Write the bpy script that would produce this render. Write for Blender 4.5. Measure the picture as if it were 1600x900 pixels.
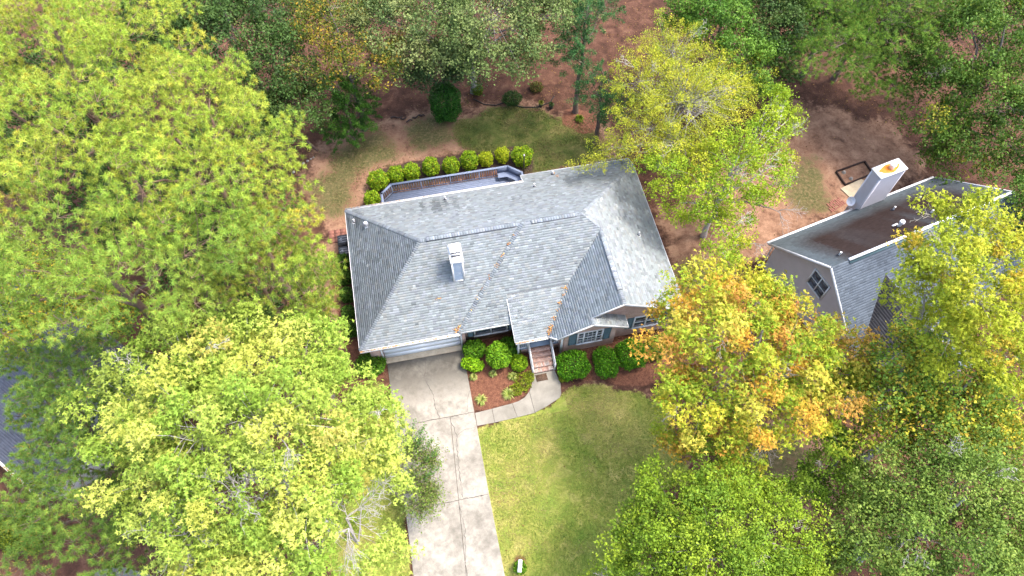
import bpy, math
import numpy as np
from mathutils import Vector

# ------------------------------------------------------------------ camera, sky, sun, exposure
scene = bpy.context.scene
for ob in list(bpy.data.objects):
    bpy.data.objects.remove(ob)
COL = scene.collection

cam_data = bpy.data.cameras.new('drone_camera')
cam_data.sensor_width = 36.0
cam_data.lens = 36.0 * 1110.0 / 1600.0
cam_data.clip_start = 0.5
cam_data.clip_end = 2000.0
cam = bpy.data.objects.new('drone_camera', cam_data)
cam.location = (0.0, 0.0, 41.0)
cam.rotation_euler = (math.radians(30.0), 0.0, 0.0)
COL.objects.link(cam)
scene.camera = cam

SUN_EL = math.radians(64.0)
SUN_AZ = math.radians(14.0)            # measured from +X towards +Y
sun_dir = Vector((math.cos(SUN_EL) * math.cos(SUN_AZ), math.cos(SUN_EL) * math.sin(SUN_AZ), math.sin(SUN_EL)))

world = bpy.data.worlds.new('World')
scene.world = world
world.use_nodes = True
wn = world.node_tree
wn.nodes.clear()
sky = wn.nodes.new('ShaderNodeTexSky')
sky.sky_type = 'NISHITA'
sky.sun_disc = False
sky.sun_elevation = SUN_EL
sky.sun_rotation = math.pi / 2 - SUN_AZ
sky.air_density = 1.0
sky.dust_density = 4.0
sky.ozone_density = 1.0
wbg = wn.nodes.new('ShaderNodeBackground')
wbg.inputs['Strength'].default_value = 0.15
wout = wn.nodes.new('ShaderNodeOutputWorld')
wn.links.new(sky.outputs[0], wbg.inputs['Color'])
wn.links.new(wbg.outputs[0], wout.inputs['Surface'])

sun_data = bpy.data.lights.new('sun', 'SUN')
sun_data.energy = 1.0
sun_data.angle = math.radians(9.0)
sun_data.color = (1.0, 0.94, 0.86)
sun = bpy.data.objects.new('sun', sun_data)
sun.rotation_euler = sun_dir.to_track_quat('Z', 'Y').to_euler()
COL.objects.link(sun)

scene.view_settings.view_transform = 'Standard'
scene.view_settings.look = 'None'
scene.view_settings.gamma = 1.0
scene.view_settings.use_curve_mapping = False
scene.view_settings.exposure = 2.15

# ------------------------------------------------------------------ mesh helpers
class MA:
    """collects faces for ONE mesh object"""
    def __init__(self):
        self.V = []; self.F3 = []; self.F4 = []; self.C3 = []; self.C4 = []; self.n = 0

    def add(self, V, F, C=None):
        V = np.asarray(V, np.float32).reshape(-1, 3); F = np.asarray(F, np.int32)
        m = len(F)
        if C is None:
            C = np.ones((m, 3), np.float32)
        C = np.asarray(C, np.float32)
        if C.ndim == 1:
            C = np.tile(C, (m, 1))
        self.V.append(V)
        if F.shape[1] == 3:
            self.F3.append(F + self.n); self.C3.append(C)
        else:
            self.F4.append(F + self.n); self.C4.append(C)
        self.n += len(V)
        return self

    def box(self, x0, x1, y0, y1, z0, z1, C=None):
        V = [(x0, y0, z0), (x1, y0, z0), (x1, y1, z0), (x0, y1, z0), (x0, y0, z1), (x1, y0, z1), (x1, y1, z1), (x0, y1, z1)]
        F = [(0, 3, 2, 1), (4, 5, 6, 7), (0, 1, 5, 4), (1, 2, 6, 5), (2, 3, 7, 6), (3, 0, 4, 7)]
        return self.add(V, F, C)

    def bar(self, a, b, w, h, C=None, up=(0, 0, 1)):
        """a box from a to b, w across, h thick (centred)"""
        a = np.array(a, float); b = np.array(b, float)
        d = (b - a) / max(np.linalg.norm(b - a), 1e-9)
        u = np.array(up, float)
        if abs(d.dot(u)) > 0.98:
            u = np.array([0, 1, 0.0])
        s = np.cross(d, u); s /= np.linalg.norm(s)
        t = np.cross(s, d)
        V = []
        for p in (a, b):
            for i, j in ((-1, -1), (1, -1), (1, 1), (-1, 1)):
                V.append(p + s * w / 2 * i + t * h / 2 * j)
        F = [(0, 1, 2, 3), (7, 6, 5, 4), (0, 4, 5, 1), (1, 5, 6, 2), (2, 6, 7, 3), (3, 7, 4, 0)]
        return self.add(V, F, C)

    def prism(self, poly, off, C=None):
        """poly: list of 3D points, extruded by the vector off"""
        P = np.array(poly, float); Q = P + np.array(off, float); n = len(P)
        V = np.vstack([P, Q])
        tri = tess(P)
        F = [(a, b, c) for a, b, c in tri] + [(c + n, b + n, a + n) for a, b, c in tri]
        self.add(V, F, C)
        F = [((i + 1) % n, i, i + n, (i + 1) % n + n) for i in range(n)]
        return self.add(V, F, C)

    def tube(self, pts, rad, sides=5, C=None):
        P = np.asarray(pts, float); n = len(P)
        rad = np.asarray(rad, float) * np.ones(n)
        d = np.gradient(P, axis=0)
        d /= np.linalg.norm(d, axis=1)[:, None] + 1e-9
        ref = np.array([0.31, 0.22, 0.92]) if abs(d[0][2]) < 0.9 else np.array([1.0, 0.1, 0])
        s = np.cross(d, ref); s /= np.linalg.norm(s, axis=1)[:, None] + 1e-9
        t = np.cross(s, d)
        a = np.arange(sides) * 2 * math.pi / sides
        V = P[:, None, :] + rad[:, None, None] * (np.cos(a)[None, :, None] * s[:, None, :] + np.sin(a)[None, :, None] * t[:, None, :])
        i = np.arange(n - 1)[:, None]; j = np.arange(sides)[None, :]; k = (j + 1) % sides
        F = np.stack([i * sides + j, i * sides + k, (i + 1) * sides + k, (i + 1) * sides + j], -1).reshape(-1, 4)
        return self.add(V.reshape(-1, 3), F, C)

    def cyl(self, x, y, z0, z1, r0, r1=None, sides=12, C=None, cap=True):
        r1 = r0 if r1 is None else r1
        a = np.arange(sides) * 2 * math.pi / sides
        V = [(x + r0 * math.cos(q), y + r0 * math.sin(q), z0) for q in a] + [(x + r1 * math.cos(q), y + r1 * math.sin(q), z1) for q in a]
        F = [(i, (i + 1) % sides, (i + 1) % sides + sides, i + sides) for i in range(sides)]
        self.add(V, F, C)
        if cap:
            self.add([V[i + sides] for i in range(sides)] + [(x, y, z1)], [(i, (i + 1) % sides, sides) for i in range(sides)], C)
        return self

    def mesh(self, name):
        me = bpy.data.meshes.new(name)
        V = np.vstack(self.V).astype(np.float32)
        F3 = np.vstack(self.F3) if self.F3 else np.zeros((0, 3), np.int32)
        F4 = np.vstack(self.F4) if self.F4 else np.zeros((0, 4), np.int32)
        C = np.vstack(self.C3 + self.C4)
        me.vertices.add(len(V)); me.vertices.foreach_set('co', V.ravel())
        idx = np.concatenate([F3.ravel(), F4.ravel()]).astype(np.int32)
        tot = np.concatenate([np.full(len(F3), 3), np.full(len(F4), 4)]).astype(np.int32)
        st = np.concatenate([[0], np.cumsum(tot)[:-1]]).astype(np.int32)
        me.loops.add(len(idx)); me.loops.foreach_set('vertex_index', idx)
        me.polygons.add(len(tot)); me.polygons.foreach_set('loop_start', st)
        me.polygons.foreach_set('loop_total', tot)
        me.update(calc_edges=True)
        at = me.attributes.new('tint', 'FLOAT_COLOR', 'FACE')
        at.data.foreach_set('color', np.hstack([C, np.ones((len(C), 1), np.float32)]).astype(np.float32).ravel())
        return me

    def build(self, name, mat, parent=None, smooth=False):
        me = self.mesh(name)
        me.materials.append(mat)
        if smooth:
            me.polygons.foreach_set('use_smooth', np.ones(len(me.polygons), bool))
        return link(name, me, parent)


def tess(P):
    from mathutils.geometry import tessellate_polygon
    return tessellate_polygon([[Vector(p) for p in P]])


def link(name, me, parent=None):
    ob = bpy.data.objects.new(name, me)
    COL.objects.link(ob)
    ob.parent = parent
    return ob


def empty(name, loc=(0, 0, 0), rz=0.0, parent=None):
    ob = bpy.data.objects.new(name, None)
    ob.empty_display_size = 0.3
    COL.objects.link(ob)
    ob.location = loc
    ob.rotation_euler = (0, 0, rz)
    ob.parent = parent
    return ob


def tag(ob, label=None, cat=None, group=None, kind=None):
    if label: ob['label'] = label
    if cat: ob['category'] = cat
    if group: ob['group'] = group
    if kind: ob['kind'] = kind
    return ob


def unit(v):
    v = np.asarray(v, float)
    return v / (np.linalg.norm(v, axis=-1, keepdims=True) + 1e-9)

# ------------------------------------------------------------------ materials
def mat_new(name):
    m = bpy.data.materials.new(name)
    m.use_nodes = True
    nt = m.node_tree
    return m, nt, nt.nodes['Principled BSDF']

def N(nt, kind, **kw):
    n = nt.nodes.new(kind)
    for k, v in kw.items():
        if k in ('operation', 'blend_type', 'data_type', 'feature', 'attribute_name', 'noise_dimensions', 'distance', 'attribute_type'):
            setattr(n, k, v)
        else:
            n.inputs[k].default_value = v
    return n

def noise(nt, scale, detail=4.0, rough=0.6, vec=None, dist=0.0):
    n = N(nt, 'ShaderNodeTexNoise', Scale=scale, Detail=detail, Roughness=rough, Distortion=dist)
    if vec is not None:
        nt.links.new(vec, n.inputs['Vector'])
    return n.outputs[0]

def ramp(nt, fac, stops):
    r = nt.nodes.new('ShaderNodeValToRGB')
    el = r.color_ramp.elements
    while len(el) < len(stops):
        el.new(0.5)
    for e, (p, c) in zip(el, stops):
        e.position = p
        e.color = (c[0], c[1], c[2], 1) if not isinstance(c, (int, float)) else (c, c, c, 1)
    nt.links.new(fac, r.inputs['Fac'])
    return r.outputs['Color']

def mix(nt, fac, a, b, mode='MIX'):
    n = nt.nodes.new('ShaderNodeMixRGB')
    n.blend_type = mode
    for s, v in (('Fac', fac), ('Color1', a), ('Color2', b)):
        if isinstance(v, (int, float)):
            n.inputs[s].default_value = v if s == 'Fac' else (v, v, v, 1)
        elif isinstance(v, tuple):
            n.inputs[s].default_value = (v[0], v[1], v[2], 1)
        else:
            nt.links.new(v, n.inputs[s])
    return n.outputs[0]

def mth(nt, op, a, b=0.0, c=0.0):
    n = nt.nodes.new('ShaderNodeMath')
    n.operation = op
    for i, v in enumerate((a, b, c)):
        if isinstance(v, (int, float)):
            n.inputs[i].default_value = v
        else:
            nt.links.new(v, n.inputs[i])
    return n.outputs[0]

def bump(nt, bsdf, h, strength=0.3, dist=0.02):
    b = N(nt, 'ShaderNodeBump', Strength=strength, Distance=dist)
    nt.links.new(h, b.inputs['Height'])
    nt.links.new(b.outputs[0], bsdf.inputs['Normal'])

def tint(nt):
    a = nt.nodes.new('ShaderNodeAttribute')
    a.attribute_name = 'tint'
    return a.outputs['Color']

def objco(nt):
    return nt.nodes.new('ShaderNodeTexCoord').outputs['Object']

def simple(name, col, rough=0.6, var=0.12, scale=6.0, bmp=0.0, metal=0.0, use_tint=False):
    m, nt, b = mat_new(name)
    co = objco(nt)
    n = noise(nt, scale, 5, 0.65, co)
    f = ramp(nt, n, [(0.25, 1 - var), (0.75, 1 + var)])
    base = mix(nt, 1.0, tint(nt) if use_tint else col, f, 'MULTIPLY')
    nt.links.new(base, b.inputs['Base Color'])
    b.inputs['Roughness'].default_value = rough
    b.inputs['Specular IOR Level'].default_value = 0.5 if rough < 0.7 else 0.06
    b.inputs['Metallic'].default_value = metal
    if bmp:
        bump(nt, b, noise(nt, scale * 6, 4, 0.6, co), bmp, 0.02)
    return m

def leaf_mat(name, trans=0.35, rough=0.5):
    m, nt, b = mat_new(name)
    t = tint(nt)
    nt.links.new(t, b.inputs['Base Color'])
    b.inputs['Roughness'].default_value = rough
    b.inputs['Specular IOR Level'].default_value = 0.12
    tr = nt.nodes.new('ShaderNodeBsdfTranslucent')
    nt.links.new(mix(nt, 1.0, t, (1.15, 1.2, 0.7), 'MULTIPLY'), tr.inputs['Color'])
    ms = nt.nodes.new('ShaderNodeMixShader')
    ms.inputs[0].default_value = trans
    nt.links.new(b.outputs[0], ms.inputs[1]); nt.links.new(tr.outputs[0], ms.inputs[2])
    nt.links.new(ms.outputs[0], nt.nodes['Material Output'].inputs['Surface'])
    return m

M = {}
M['leaf'] = leaf_mat('leaf', 0.2)
M['needle'] = leaf_mat('needle', 0.16, 0.5)
M['bark'] = simple('bark', (1, 1, 1), 0.9, 0.35, 9.0, 0.6, use_tint=True)
M['shingle'] = simple('asphalt_shingle', (1, 1, 1), 0.9, 0.10, 22.0, 0.25, use_tint=True)
M['white'] = simple('white_paint', (0.64, 0.64, 0.64), 0.6, 0.10, 3.0)
M['offwhite'] = simple('garage_paint', (0.82, 0.85, 0.88), 0.6, 0.03, 2.0)
M['teal'] = simple('shutter_paint', (0.055, 0.10, 0.115), 0.55, 0.12, 6.0)
M['deckpaint'] = simple('deck_paint', (0.145, 0.175, 0.245), 0.75, 0.16, 5.0, 0.1)
M['deck_b'] = simple('deck_paint_faded', (0.165, 0.195, 0.265), 0.75, 0.2, 5.0, 0.1)
M['deck_c'] = simple('deck_paint_worn', (0.125, 0.15, 0.215), 0.75, 0.2, 5.0, 0.1)
M['porch'] = simple('porch_shade_grey', (0.22, 0.27, 0.33), 0.6, 0.12, 4.0)  # concrete porch floor, the blue-grey of its shadow mixed into the colour
M['siding_grey'] = simple('grey_siding', (0.36, 0.44, 0.54), 0.6, 0.06, 4.0)
M['black'] = simple('black_metal', (0.03, 0.03, 0.033), 0.5, 0.2, 6.0)
M['metal'] = simple('galvanised', (0.62, 0.63, 0.65), 0.35, 0.1, 8.0, 0, 0.6)
M['rust'] = simple('rust', (0.55, 0.17, 0.03), 0.85, 0.35, 5.0, 0.2)
M['vent'] = simple('vent_dark', (0.05, 0.05, 0.06), 0.6, 0.1, 6.0)
M['rawwood'] = simple('weathered_wood', (0.16, 0.10, 0.075), 0.85, 0.35, 7.0, 0.3)
M['clayblock'] = simple('red_paver', (0.22, 0.10, 0.075), 0.85, 0.3, 7.0, 0.3)
M['stone'] = simple('pale_stone', (0.27, 0.25, 0.22), 0.85, 0.4, 5.0, 0.4)
M['doormat'] = simple('doormat', (0.10, 0.065, 0.045), 0.95, 0.7, 14.0, 0.4)
M['litter'] = simple('dry_leaf', (1, 1, 1), 0.8, 0.2, 12.0, use_tint=True)
M['crackfill'] = simple('crack_dirt', (0.10, 0.09, 0.08), 0.95, 0.3, 10.0)
M['slate'] = simple('window_glass_frame', (0.2, 0.21, 0.23), 0.5, 0.1, 6.0)

def glass_mat():
    m, nt, b = mat_new('window_glass')
    n = noise(nt, 0.8, 2, 0.5, objco(nt))
    nt.links.new(ramp(nt, n, [(0.3, (0.02, 0.03, 0.04)), (0.7, (0.06, 0.075, 0.095))]), b.inputs['Base Color'])
    b.inputs['Roughness'].default_value = 0.06
    b.inputs['Specular IOR Level'].default_value = 0.8
    return m
M['glass'] = glass_mat()

def brick_mat():
    m, nt, b = mat_new('brick')
    tc = nt.nodes.new('ShaderNodeTexCoord')
    sep = nt.nodes.new('ShaderNodeSeparateXYZ'); nt.links.new(tc.outputs['Object'], sep.inputs[0])
    s = mth(nt, 'ADD', sep.outputs[0], sep.outputs[1])
    cmb = nt.nodes.new('ShaderNodeCombineXYZ'); nt.links.new(s, cmb.inputs[0]); nt.links.new(sep.outputs[2], cmb.inputs[1])
    br = nt.nodes.new('ShaderNodeTexBrick')
    br.inputs['Scale'].default_value = 1.0
    br.inputs['Brick Width'].default_value = 0.21; br.inputs['Row Height'].default_value = 0.075
    br.inputs['Mortar Size'].default_value = 0.008
    br.inputs['Color1'].default_value = (0.50, 0.32, 0.25, 1); br.inputs['Color2'].default_value = (0.42, 0.25, 0.195, 1)
    br.inputs['Mortar'].default_value = (0.46, 0.38, 0.33, 1)
    nt.links.new(cmb.outputs[0], br.inputs['Vector'])
    n = noise(nt, 1.3, 5, 0.6, tc.outputs['Object'])
    nt.links.new(mix(nt, 1.0, br.outputs[0], ramp(nt, n, [(0.3, 0.8), (0.7, 1.15)]), 'MULTIPLY'), b.inputs['Base Color'])
    b.inputs['Roughness'].default_value = 0.9
    bump(nt, b, br.outputs[1], -0.4, 0.01)
    return m
M['brick'] = brick_mat()

def siding_mat():
    m, nt, b = mat_new('beige_siding')
    co = objco(nt)
    n = noise(nt, 1.5, 4, 0.6, co)
    nt.links.new(ramp(nt, n, [(0.3, (0.44, 0.38, 0.36)), (0.7, (0.50, 0.435, 0.415))]), b.inputs['Base Color'])
    b.inputs['Roughness'].default_value = 0.7
    return m
M['siding'] = siding_mat()

def concrete_mat():
    m, nt, b = mat_new('concrete')
    co = objco(nt)
    n1 = noise(nt, 0.45, 6, 0.62, co, 0.6)
    n2 = noise(nt, 3.0, 6, 0.7, co, 0.3)
    n3 = noise(nt, 30.0, 3, 0.7, co)
    base = ramp(nt, n1, [(0.36, (0.179, 0.163, 0.132)), (0.47, (0.236, 0.215, 0.177)), (0.60, (0.305, 0.282, 0.235))])
    base = mix(nt, 0.65, base, ramp(nt, n2, [(0.32, 0.50), (0.55, 1.0), (0.72, 1.35)]), 'MULTIPLY')
    base = mix(nt, 0.5, base, ramp(nt, n3, [(0.3, 0.8), (0.7, 1.15)]), 'MULTIPLY')
    # dark mildew stain on the old slab in front of the garage door
    sep = nt.nodes.new('ShaderNodeSeparateXYZ'); nt.links.new(co, sep.inputs[0])
    d = mth(nt, 'ADD', sep.outputs[1], mth(nt, 'MULTIPLY', n1, 3.6))
    d = mth(nt, 'ADD', d, mth(nt, 'MULTIPLY', n2, 1.6))
    st = ramp(nt, mth(nt, 'MULTIPLY', mth(nt, 'ADD', d, 2.0), 0.2), [(0.35, 1.0), (0.72, 0.40)])
    base = mix(nt, 1.0, base, st, 'MULTIPLY')
    nt.links.new(base, b.inputs['Base Color'])
    b.inputs['Roughness'].default_value = 0.88
    bump(nt, b, n2, 0.15, 0.01)
    return m
M['concrete'] = concrete_mat()

def walk_mat():
    m, nt, b = mat_new('walk_concrete')
    co = objco(nt)
    n1 = noise(nt, 0.9, 6, 0.65, co, 0.4); n3 = noise(nt, 24.0, 3, 0.7, co)
    base = ramp(nt, n1, [(0.35, (0.172, 0.158, 0.128)), (0.65, (0.26, 0.24, 0.199))])
    base = mix(nt, 0.5, base, ramp(nt, n3, [(0.3, 0.8), (0.7, 1.15)]), 'MULTIPLY')
    nt.links.new(base, b.inputs['Base Color'])
    b.inputs['Roughness'].default_value = 0.88
    return m
M['walk'] = walk_mat()
# ------------------------------------------------------------------ measured layout (metres)
ZONES = {'back': [[(-3.97, 39.14), (0.0, 39.81), (3.98, 39.41), (6.6, 37.5), (7.59, 34.36), (1.41, 33.45), (-2.63, 35.28), (-4.86, 36.86)]],
 'clay': [[(-13.72, 24.17), (-13.65, 29.97), (-16.28, 33.75), (-15.28, 34.97), (-9.92, 39.14), (-4.99, 39.68), (-1.5, 40.15), (3.01, 40.49), (7.89, 38.48), (8.99, 34.05),
           (0.94, 33.15), (-10.98, 30.54), (-9.48, 18.55), (-10.79, 17.67)],
          [(22.24, 41.18), (25.46, 39.81), (29.42, 37.82), (30.82, 33.45), (27.22, 31.4), (18.05, 26.72), (12.5, 24.67), (10.92, 22.22), (9.78, 29.97), (12.03, 31.68),
           (19.04, 34.66)],
          [(3.17, 16.82), (6.36, 17.24), (9.4, 15.98), (10.85, 12.01), (9.61, 11.08), (8.91, 13.16), (7.76, 15.16), (5.91, 16.4)],
          [(13.91, 14.75), (18.67, 13.55), (17.63, 10.52), (14.07, 9.09)]],
 'grass': [[(-2.46, 14.19), (-2.15, 14.07), (0.0, 14.71), (2.93, 15.65), (3.35, 16.61), (5.15, 16.9), (7.28, 16.31), (8.93, 15.16), (9.78, 13.16), (10.56, 11.26),
            (7.97, 9.44), (6.91, 5.71), (6.35, 3.21), (-0.33, 3.21), (-1.91, 10.52)],
           [(-9.3, 16.82), (-7.95, 17.24), (-7.0, 14.35), (-5.18, 5.71), (-5.02, 3.21), (-9.36, 3.21), (-10.82, 9.09), (-10.0, 14.35)]],
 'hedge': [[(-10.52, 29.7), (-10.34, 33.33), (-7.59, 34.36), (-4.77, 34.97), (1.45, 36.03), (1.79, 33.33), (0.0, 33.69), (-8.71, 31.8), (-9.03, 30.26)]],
 'mulch': [[(-3.18, 19.44), (-2.13, 14.95), (0.0, 15.48), (1.26, 16.31), (1.3, 19.21), (-0.41, 20.35)],
           [(2.92, 18.99), (3.37, 16.9), (5.17, 17.24), (7.89, 16.57), (11.19, 17.67), (9.44, 20.12), (4.08, 19.66)],
           [(-10.49, 18.55), (-8.09, 18.77), (-7.71, 17.24), (-9.5, 16.82)], [(-12.61, 26.2), (-11.01, 26.72), (-9.08, 18.55), (-10.17, 18.55), (-11.82, 22.7)],
           [(3.99, 39.68), (5.25, 39.95), (6.45, 39.14), (6.37, 37.82), (5.12, 37.31), (4.03, 38.15)],
           [(-0.03, 6.53), (0.42, 6.83), (0.91, 6.43), (0.97, 5.87), (0.0, 5.78)]],
 'olive': [[(-15.25, 33.15), (-13.45, 35.59), (-10.33, 38.15), (-9.05, 35.91), (-9.45, 33.93), (-11.13, 31.97), (-12.51, 29.97), (-13.31, 29.14), (-14.57, 31.68)],
           [(-8.36, 38.15), (-4.95, 38.81), (-3.88, 36.54), (-5.28, 35.59), (-7.71, 35.91)],
           [(13.3, 13.36), (17.22, 13.95), (17.01, 11.45), (14.48, 10.34), (13.34, 11.26)],
           [(19.89, 32.86), (23.05, 35.59), (23.13, 31.68), (22.29, 29.97), (19.91, 29.42)],
           [(11.39, 26.2), (15.33, 26.2), (16.72, 24.17), (13.51, 22.7), (11.09, 23.67)]]}
ROAD = [(-22.53, 5.94), (-21.4, 6.23), (-18.62, 5.55), (-18.2, 3.82), (-22.59, 3.82)]
REAR = [(-9.88, 30.5, 0.5, 0.63), (-9.59, 32.14, 0.6, 0.74), (-8.38, 32.84, 0.6, 0.65), (-7.29, 33.08, 0.6, 0.6), (-5.92, 33.44, 0.6, 0.7), (-4.45, 33.56, 0.6, 0.61), (-3.14, 34.01, 0.6, 0.68), (-1.92, 34.25, 0.6, 0.54), (-0.73, 34.61, 0.6, 0.57), (0.75, 34.43, 0.6, 0.75)]
SIDE = [(-11.37, 25.47, 0.5, 0.47), (-11.05, 24.17, 0.5, 0.51), (-10.77, 22.85, 0.5, 0.5), (-10.53, 21.52, 0.5, 0.47), (-10.22, 20.28, 0.5, 0.45)]
FRONT = [(-8.76, 17.89, 0.5, 0.91), (-2.37, 18.93, 0.5, 0.8), (-2.47, 17.95, 0.35, 0.64), (-0.83, 18.36, 0.8, 0.87), (-0.04, 19.18, 0.45, 0.81), (0.44, 18.06, 0.4, 0.56), (3.76, 17.84, 0.6, 1.03), (5.79, 18.02, 0.6, 0.91), (7.42, 18.58, 0.6, 0.96), (8.91, 18.98, 0.5, 0.72)]
PTS = {'acs': [(-11.62, 27.04), (-11.42, 26.1)],
 'brickpath': [(22.32, 30.54), (23.49, 31.22), (23.91, 30.65), (22.72, 29.86)],
 'darkshrub': (0.0, 40.63),
 'dish': [22.38, 28.48, 2.9],
 'edge': [(-3.02, 40.83), (-2.15, 40.22), (-1.25, 40.15), (-0.5, 40.49), (0.75, 39.95), (2.0, 39.95), (3.01, 40.49), (3.34, 41.18)],
 'ground': [(0.71, 16.9), (0.24, 16.4), (3.18, 17.24), (1.11, 17.24)],
 'holly': (-5.01, 40.15),
 'lamp': (0.71, 33.45),
 'liriope': [(-1.88, 15.73), (-0.2, 16.1), (-1.2, 17.46), (-2.39, 17.24), (0.04, 17.29)],
 'logs': [(-8.91, 38.88), (-8.4, 38.74), (-7.38, 38.94), (-6.94, 39.07), (-7.9, 38.54)],
 'mail': (0.42, 6.07),
 'nleft': [[-27.73, 11.13, 3.0], [-25.7, 9.75, 3.0], [-27.99, 15.33, 5.0]],
 'patio': [(23.8, 31.97), (25.5, 32.86), (26.26, 32.15), (24.53, 30.77)],
 'pav': [(-12.18, 28.05), (-12.1, 27.36)],
 'pots': [(2.25, 40.08), (3.05, 39.88)],
 'ring': (5.18, 38.61),
 'sand': [(23.82, 33.51), (26.14, 34.48), (26.46, 33.33), (24.19, 32.27)],
 'shoots': [((-6.12, 12.23), (-5.91, 12.95)), ((-5.52, 12.52), (-5.23, 13.02)), ((-5.32, 12.06), (-4.79, 12.52)), ((-5.06, 11.88), (-4.5, 12.24)),
            ((-4.77, 11.53), (-4.14, 12.03)), ((-4.57, 11.01), (-3.9, 11.34)), ((-4.41, 10.16), (-3.86, 10.39)), ((-4.98, 12.23), (-4.66, 12.74))],
 'shrub2': [(-2.74, 41.52), (1.93, 41.87), (-27.77, 8.22), (-26.66, 7.7)],
 'shrubT': [(-4.48, 11.07, 3.2, 1.1), (-4.9, 8.8, 2.8, 1.28), (-5.6, 11.84, 3, 1.22), (-4.38, 9.52, 2.6, 0.96), (-5.2, 10.09, 3, 1.16)],
 'stones': [(-16.11, 33.57), (-15.92, 33.87), (-15.72, 34.12), (-15.46, 34.3), (-15.22, 34.54), (-14.96, 34.73), (-14.8, 34.97), (-14.64, 35.22)],
 'timber': [(-15.48, 36.41), (-14.54, 35.53)]}
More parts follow.
